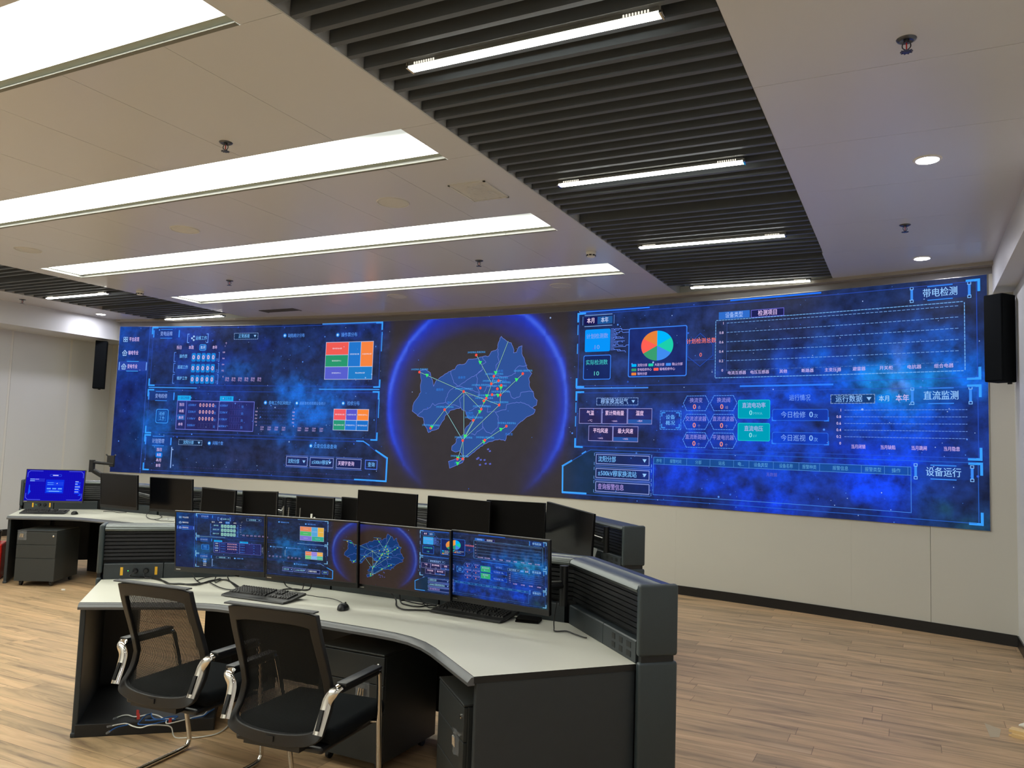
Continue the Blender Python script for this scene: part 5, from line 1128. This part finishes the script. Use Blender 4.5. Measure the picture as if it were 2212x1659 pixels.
# ------------------------------------------------------------------ chairs
PR = [(.34, .062), (.40, .055), (.44, .052), (.47, .066), (.52, .110), (.56, .128), (.61, .137), (.66, .121), (.75, .085), (.82, .055), (.88, .030), (.97, 0), (1.0, -.008)]
def prof(z): return interp(PR, z)
def chair(x, y, rz, label, src=[None]):
    if src[0] is not None: return dup(src[0], (x, y, 0), rz, label)
    t = empty('visitor_chair', (x, y, 0), rz, label, 'chair', 'black mesh-back sled chairs')
    def loop(hw_t, hw_b, zt, zb, zc, n):
        """closed outline: top edge, right side, bottom curve, left side"""
        L = []
        for i in range(n): L.append((-hw_t+2*hw_t*i/n, zt-.012*abs(1-2*i/n)**4))
        for i in range(n): u = i/n; L.append((hw_t+(hw_b-hw_t)*u, zt-.012+(zb-zt+.012)*u))
        for i in range(2*n): u = i/(2*n); xx = hw_b*math.cos(PI*u); L.append((xx, zb-(zb-zc)*math.sin(PI*u)**.75))
        for i in range(n): u = i/n; L.append((-hw_b+(hw_b-hw_t)*u, zb+(zt-.012-zb)*u))
        return L
    n = 14; O = loop(.222, .236, .972, .470, .398, n); I = loop(.184, .205, .912, .498, .452, n); K = len(O)
    q = MB(); vs = []
    for (ox, oz), (ix, iz) in zip(O, I):
        for (xx, zz, dy) in ((ox, oz, -.012), (ix, iz, -.016), (ix, iz, .010), (ox, oz, .016)):
            vs.append((xx, prof(zz)+dy+.012*(abs(xx)/.23)**2, zz))
    fs = [[i*4+k, i*4+(k+1) % 4, ((i+1) % K)*4+(k+1) % 4, ((i+1) % K)*4+k] for i in range(K) for k in range(4)]
    q.add(vs, fs); fr = q.build('back_frame', CHSH, t, smooth=True, bevel=.004)
    q = MB(); q.add([(xx, prof(.972)+dy, zz) for xx in (-.226, .226) for dy, zz in ((-.022, .972), (.02, .972), (.02, .979), (-.018, .979))], [(0, 1, 2, 3), (4, 7, 6, 5), (0, 4, 5, 1), (1, 5, 6, 2), (2, 6, 7, 3), (3, 7, 4, 0)]); q.build('top_lip', CHSH, t, bevel=.003)
    q = MB(); rows = 26; colsn = 13; vs = []
    for j in range(rows):
        v = j/(rows-1)
        for i in range(colsn):
            u = -1+2*i/(colsn-1); zb = .498-(.046)*(max(0, 1-u*u))**.375; zz = zb+(.914-zb)*v
            hw = .205+(.184-.205)*np.clip((zz-.498)/(.912-.498), 0, 1)+.003; xx = hw*u; vs.append((xx, prof(zz)+.004+.012*(abs(xx)/.23)**2, zz))
    q.add(vs, [[j*colsn+i, j*colsn+i+1, (j+1)*colsn+i+1, (j+1)*colsn+i] for j in range(rows-1) for i in range(colsn-1)]); q.build('mesh_back', NET, t, smooth=True)
    q = MB(); q.box(-.02, .02, prof(.43)-.0155, prof(.43)-.008, .418, .440); q.build('logo_plate', CHSH, t)
    q = MB(); q.rbox(-.245, .245, .135, .600, .400, .470, .028, 4); 
    o = q.build('seat', BLKF, t, smooth=True)
    q = MB(); q.rbox(-.22, .22, .10, .56, .372, .402, .012, 2); q.box(-.14, .14, .055, .16, .385, .41); q.build('seat_pan', BLK, t)
    for s in (-1, 1):
        # chrome bracket between back shell and arm
        q = MB(); pts = [Vector((s*.280, .118, .655)), Vector((s*.268, .095, .640)), Vector((s*.244, .088, .605)), Vector((s*.238, .075, .56)), Vector((s*.232, .040, .475))]
        pp_ = catmull(pts, 4); rows_ = []
        for i, p in enumerate(pp_):
            d = (pp_[min(i+1, len(pp_)-1)]-pp_[max(i-1, 0)]).normalized(); sd = Vector((1, .0, 0)); sd = (sd-d*sd.dot(d)).normalized(); nn = d.cross(sd)
            a, b = (.024, .012)
            for k in range(10): an = 2*PI*k/10; rows_.append(p+sd*a*math.cos(an)+nn*b*math.sin(an))
        m_ = len(pp_); q.add(rows_, [[i*10+k, i*10+(k+1) % 10, (i+1)*10+(k+1) % 10, (i+1)*10+k] for i in range(m_-1) for k in range(10)]+[list(range(10)), [(m_-1)*10+k for k in range(10)]])
        o = q.build('arm_bracket', CHROME, t, smooth=True)
        q = MB(); q.box(s*.2355-.0095, s*.2355+.0095, -.0165, -.010, -.036, .046, Tr(0, .0577, .523) @ Matrix.Rotation(math.radians(-22), 4, 'X')); q.build('inlay', BLKG, o, bevel=.002)
        q = MB(); q.rbox(s*.285-.025, s*.285+.025, .12, .425, .655, .672, .006, 2, Matrix.Translation((0, 0, 0))); q.rbox(s*.285-.014, s*.285+.014, .11, .42, .632, .656, .005, 2); q.build('arm_pad', BLK, t, smooth=True)
        q = MB(); q.tube([(s*.285, .36, .640), (s*.284, .425, .640), (s*.280, .452, .612), (s*.262, .500, .40), (s*.242, .560, .10), (s*.238, .560, .035), (s*.236, .520, .014), (s*.232, .36, .0125), (s*.226, .04, .0125), (s*.20, -.01, .0125)], .0125, 12, smooth_pts=6); q.build('leg', CHROME, t, smooth=True)
        q = MB(); q.tube([(s*.262, .500, .40), (s*.18, .50, .392)], .010, 10); q.build('seat_support', CHROME, t, smooth=True)
    q = MB(); q.tube([(-.20, -.01, .0125), (0, -.012, .0125), (.20, -.01, .0125)], .0125, 12); q.build('floor_bar', CHROME, t, smooth=True)
    src[0] = t; return t
chair(-3.205, 2.655, math.radians(5), 'left black mesh-back chair with chrome arms at the foreground desk')
chair(-2.405, 2.590, math.radians(6.5), 'right black mesh-back chair with chrome arms, nearer the picture middle')

# ------------------------------------------------------------------ cables
CB = {
"a":[(-4.56,3.71,.79),(-4.52,3.68,.775),(-4.493,3.664,0.741),(-4.402,3.692,0.741),(-4.23,3.617,0.741),(-4.143,3.645,0.741),(-4.081,3.693,0.741),(-4.066,3.786,0.741),(-4.101,3.928,0.741)],
"b":[(-4.50,3.60,.79),(-4.513,3.56,0.765),(-4.50,3.66,0.745),(-4.553,3.695,0.741),(-4.332,3.662,0.741),(-4.205,3.617,0.741),(-4.155,3.655,0.741),(-4.044,3.681,0.741),(-4.094,3.848,0.741),(-4.04,3.92,0.741),(-3.914,3.862,0.741),(-3.706,3.748,0.741),(-3.631,3.767,0.741)],
"c":[(-4.30,3.85,0.80),(-4.2,3.81,0.745),(-4.071,3.741,0.741)],
"d":[(-4.162,3.794,0.741),(-4.2,3.88,0.741),(-4.15,3.93,0.75),(-4.10,3.884,0.741),(-4.023,3.819,0.741),(-4.06,3.90,0.741),(-4.10,3.93,0.741)],
"e":[(-4.053,3.796,0.741),(-3.862,3.704,0.741),(-3.758,3.69,0.741),(-3.725,3.752,0.741),(-3.616,3.80,0.741),(-3.558,3.80,0.741)],
"f":[(-4.13,4.0,0.85),(-4.061,3.959,0.745),(-3.757,3.747,0.741)],
"g":[(-3.62,3.95,0.84),(-3.60,4.0,0.745),(-3.506,3.948,0.741),(-3.422,3.913,0.741),(-3.448,3.993,0.741),(-3.45,4.0,0.84)],
"h":[(-3.40,4.02,0.84),(-3.41,4.02,0.745),(-3.397,3.952,0.741),(-3.463,3.942,0.741),(-3.507,3.908,0.741),(-3.509,3.828,0.741)],
"i":[(-2.80,3.95,0.83),(-2.737,3.986,0.76),(-2.66,3.89,0.741),(-2.571,3.83,0.741),(-2.503,3.858,0.741),(-2.42,3.90,0.741)],
"j":[(-2.72,4.0,0.82),(-2.695,3.982,0.745),(-2.611,3.944,0.741),(-2.538,3.949,0.741),(-2.523,4.0,0.741),(-2.478,4.03,0.741),(-2.52,4.05,0.741),(-2.572,4.05,0.741),(-2.554,4.0,0.745),(-2.613,4.0,0.745),(-2.696,4.03,0.745),(-2.698,3.997,0.75)],
"k":[(-2.63,4.0,0.83),(-2.539,4.0,0.745),(-2.47,3.96,0.741),(-2.447,4.02,0.741)],
"r":[(-1.66,3.90,.88),(-1.665,3.88,.80),(-1.66,3.87,.75),(-1.639,3.839,0.741),(-1.591,3.873,0.741),(-1.531,3.837,0.741),(-1.467,3.80,0.741),(-1.45,3.80,0.741)],
"BK1":[(-8.651,6.40,0.741),(-8.62,6.48,0.741),(-8.447,6.445,0.741),(-8.40,6.50,0.741),(-8.367,6.50,0.745)],
"BK2":[(-7.95,6.50,0.80),(-7.927,6.421,0.745),(-7.676,6.245,0.741),(-7.528,6.191,0.741),(-7.545,6.279,0.741),(-7.70,6.45,0.741),(-7.80,6.50,0.745)],
"BK3":[(-7.528,6.191,0.741),(-7.344,6.13,0.741),(-7.265,6.163,0.741),(-7.169,6.165,0.741)]}
NL = {"a": 'black power cable rising in a hump from the left socket box', "b": 'black power cable snaking from the sockets towards the keyboard', "c": 'thin black cable dropping behind the leftmost lit monitor', "d": 'small black cable loop under the leftmost lit monitor',
      "e": 'thin black cable running left of the first keyboard', "f": 'thin black cable slanting from the leftmost lit monitor to the keyboard', "g": 'black cable loop hanging below the second lit monitor', "h": 'thick black cable curving from the second lit monitor to the keyboard',
      "i": 'long black cable arc under the third lit monitor', "j": 'tangled black cable coil under the third lit monitor', "k": 'short black cable behind the coil under the third lit monitor', "r": 'black cable trailing over the right wing of the foreground desk',
      "BK1": 'black cable on the back desk below the first dark monitor', "BK2": 'black cable loop on the back desk below the bluish black monitor', "BK3": 'black cable lead beside the clear film on the back desk'}
for k, pts in CB.items():
    q = MB(); q.tube([(x, y, z+.001) for x, y, z in pts], .0046 if k in 'abhij' else .0034, 8, smooth_pts=5); tag(q.build('cable', CABB, smooth=True), NL[k], 'cable', 'black cables on the desks')
q = MB(); q.tube([(-3.215, 3.745, .765), (-3.16, 3.79, .752), (-3.091, 3.835, 0.742), (-3.0, 3.80, 0.742), (-2.93, 3.75, .742), (-2.885, 3.712, .748)], .0022, 8, smooth_pts=5); tag(q.build('mouse_cable', CABB, smooth=True), 'thin black cable joining the front keyboard and mouse', 'cable', 'black cables on the desks')
CN = {"W1":[(-3.94,3.066,0.075),(-3.925,3.105,0.075),(-3.901,3.126,0.075),(-3.839,3.118,0.075),(-3.786,3.125,0.075),(-3.73,3.135,.095),(-3.715,3.20,0.08),(-3.69,3.245,.06),(-3.669,3.258,0.006),(-3.599,3.297,0.006),(-3.57,3.315,0.006),(-3.533,3.37,0.006),(-3.519,3.425,0.006),(-3.545,3.508,0.006),(-3.60,3.591,0.006),(-3.68,3.657,0.006),(-3.76,3.72,0.006)],
"W2":[(-4.031,3.165,0.075),(-4.034,3.2,0.075),(-4.015,3.222,0.075),(-3.959,3.223,0.075),(-3.909,3.255,0.085),(-3.899,3.28,0.085),(-3.842,3.284,0.085),(-3.771,3.268,0.085),(-3.728,3.295,0.085)],
"W3":[(-3.75,3.263,0.08),(-3.70,3.24,0.08),(-3.66,3.41,0.08),(-3.65,3.434,0.08),(-3.68,3.489,0.08),(-3.70,3.542,0.08)],
"B1":[(-3.874,3.0,0.075),(-3.897,3.064,0.075),(-3.882,3.12,0.075)],
"B2":[(-3.861,3.175,0.08),(-3.83,3.144,0.08),(-3.79,3.16,0.08),(-3.765,3.189,0.08),(-3.758,3.222,0.08),(-3.744,3.279,0.08),(-3.741,3.332,0.085),(-3.762,3.296,0.09),(-3.782,3.222,0.09),(-3.829,3.186,0.09)],
"B3":[(-3.909,3.292,0.085),(-3.854,3.252,0.085),(-3.795,3.229,0.09),(-3.756,3.26,0.085),(-3.72,3.30,0.08)],
"B4":[(-3.66,3.36,0.08),(-3.64,3.42,0.08),(-3.66,3.479,0.08),(-3.69,3.552,0.08),(-3.74,3.60,0.10)],
"B5":[(-3.844,3.162,0.085),(-3.892,3.241,0.09),(-3.897,3.287,0.085)]}
LN = {"W1": 'long white network cable curling out onto the floor under the left chair', "W2": 'white network cable at the rear of the tangle on the base tray', "W3": 'short white network cable bent at the right of the tangle', "B1": 'blue network cable end lying at the tray front', "B2": 'coiled blue network cable in the middle of the tray',
      "B3": 'blue network cable crossing the coil on the tray', "B4": 'blue network cable sweeping up at the right end of the tray', "B5": 'short blue network cable arc at the left of the coil'}
for k, pts in CN.items():
    q = MB(); q.tube([(x, y, z) for x, y, z in pts], .0034, 8, smooth_pts=6); o = tag(q.build('network_cable', CABW if k[0] == 'W' else CABU, smooth=True), LN[k], 'cable', 'network cables under the foreground desk')
    if k in ('W1', 'W2', 'B1'):
        p0, p1 = Vector(pts[0]), Vector(pts[1]); d = (p0-p1).normalized(); q = MB(); q.tube([p0, p0+d*.028], .0062, 4); q.build('plug', PLAST, o)
for (x, y, z, rz), l in zip(((-3.965, 3.245, .076, .3), (-3.885, 3.185, .085, .9), (-3.70, 3.245, .078, 1.3)), ('upright red cable tag behind the tangle', 'red cable tag left of the blue coil', 'red cable tag on the white cable at the tray edge')):
    q = MB(); q.box(-.008, .008, -.0015, .0015, 0, .030, Rz(rz)); o = q.build('cable_tag', REDT); o.location = (x, y, z); tag(o, l, 'cable tag', 'red tags on the network cables')

# ------------------------------------------------------------------ small things
t = empty('paper_sheet', (-2.44, 6.40, DZ), math.radians(-48), 'grey sheet of paper leaning in the right end of the back desk', 'paper')
q = MB(); q.box(-.09, .09, -.001, .001, 0, .12, Matrix.Rotation(math.radians(-18), 4, 'X')); q.build('sheet', PAPER, t)
q = MB(); rg = random.Random(9); n = 9
q.add([(-.14+.28*i/(n-1)+rg.uniform(-.01, .01), -.06+.12*j/(n-1), rg.uniform(.004, .045)*math.sin(PI*i/(n-1))+.002) for j in range(n) for i in range(n)], [[j*n+i, j*n+i+1, (j+1)*n+i+1, (j+1)*n+i] for j in range(n-1) for i in range(n-1)])
o = q.build('clear_bag', PLAST); o.location = (-7.36, 6.25, DZ); o.rotation_euler = (0, 0, .3); tag(o, 'crumpled clear plastic bag on the back desk below the bluish black monitor', 'plastic bag')
t = empty('router', (-5.60, 6.25, DZ), .2, 'network router with thin upright antennas on the back desk', 'router')
q = MB(); q.rbox(-.15, .15, -.08, .08, 0, .035, .006, 2); q.build('body', BLK, t)
for x in (-.13, -.07, .06): q = MB(); q.tube([(x, .06, .03), (x+.005, .06, .245+abs(x)*.1)], .005, 8); q.build('antenna', SILV, t)
for x in (.20, .235):
    q = MB(); q.tube([(x, .05, .0), (x, .05, .20-(x-.2)*.9)], .010, 10); q.build('antenna', WHT, t)
# carton of red foil goods behind the left desk end
t = empty('gift_bag', (-9.29, 5.565, 0), -.71, 'red and white patterned carrier bag on the floor left of the back desk', 'bag')
q = MB(); q.rbox(-.16, .16, -.075, .075, 0, .40, .02, 2); q.build('bag_body', RED, t)
q = MB()
for (y, z, a) in ((-.04, .33, .02), (.03, .28, .024), (-.02, .09, .03), (.04, .14, .02), (-.045, .20, .014)): q.box(.158, .163, y-a, y+a, z-.03, z+.03)
q.build('white_print', WHT, t); q = MB(); q.tube([(.163, -.05, .05), (.164, .02, .17), (.164, -.02, .24), (.163, .05, .36)], .005, 6); q.build('gold_print', YEL, t)
t = empty('waste_bin', (-9.62, 5.62, 0), 0, 'black bin behind the red patterned bag at the far left', 'bin')
q = MB(); q.lathe([(.13, 0), (.16, .48), (.165, .50), (.155, .50), (.125, .02), (.002, .02)], 28, cap=False); q.build('bin_body', BLK, t, smooth=True)
# bits on the floor at the right edge
t = empty('wood_offcut', (.62, 5.93, 0), math.radians(-20), 'pale wooden batten offcut on the floor at the right picture edge', 'wood offcut')
q = MB(); q.box(-.085, .14, -.025, .045, .022, .040); q.box(-.065, .14, -.045, .03, 0, .022); q.box(-.085, -.065, -.03, -.02, 0, .01); q.build('batten', WOODP, t, bevel=.001)
q = MB(); q.v = []; vs = []; N1, N2 = 14, 10
for j in range(N2):
    for i in range(N1):
        a = 2*PI*i/N1; b = PI*j/(N2-1); r = 1+.15*math.sin(3*a+j)+.1*math.cos(5*a); vs.append((.075*math.sin(b)*math.cos(a)*r, .05*math.sin(b)*math.sin(a)*r, .025+.024*math.cos(b)))
q.add(vs, [[j*N1+i, j*N1+(i+1) % N1, (j+1)*N1+(i+1) % N1, (j+1)*N1+i] for j in range(N2-1) for i in range(N1)]); o = q.build('work_glove', CLOTHW, smooth=True); o.location = (.68, 6.11, 0); tag(o, 'crumpled off-white work glove beside the wooden offcut', 'glove')
q = MB(); q.prism([(.415, 6.12), (.50, 6.04), (.475, 5.86), (.425, 5.83)], .0005, .0012); tag(q.build('tape_scrap', mat('tan_tape', (176, 160, 132), .4, noise=.1)), 'scrap of pale adhesive tape stuck to the floor near the offcut', 'tape')
q = MB(); q.rbox(-.02, .02, -.012, .012, 0, .014, .004, 2); o = q.build('paper_scrap', WHT); o.location = (-8.05, 5.55, 0); tag(o, 'tiny white scrap on the floor right of the left drawer cabinet', 'scrap')
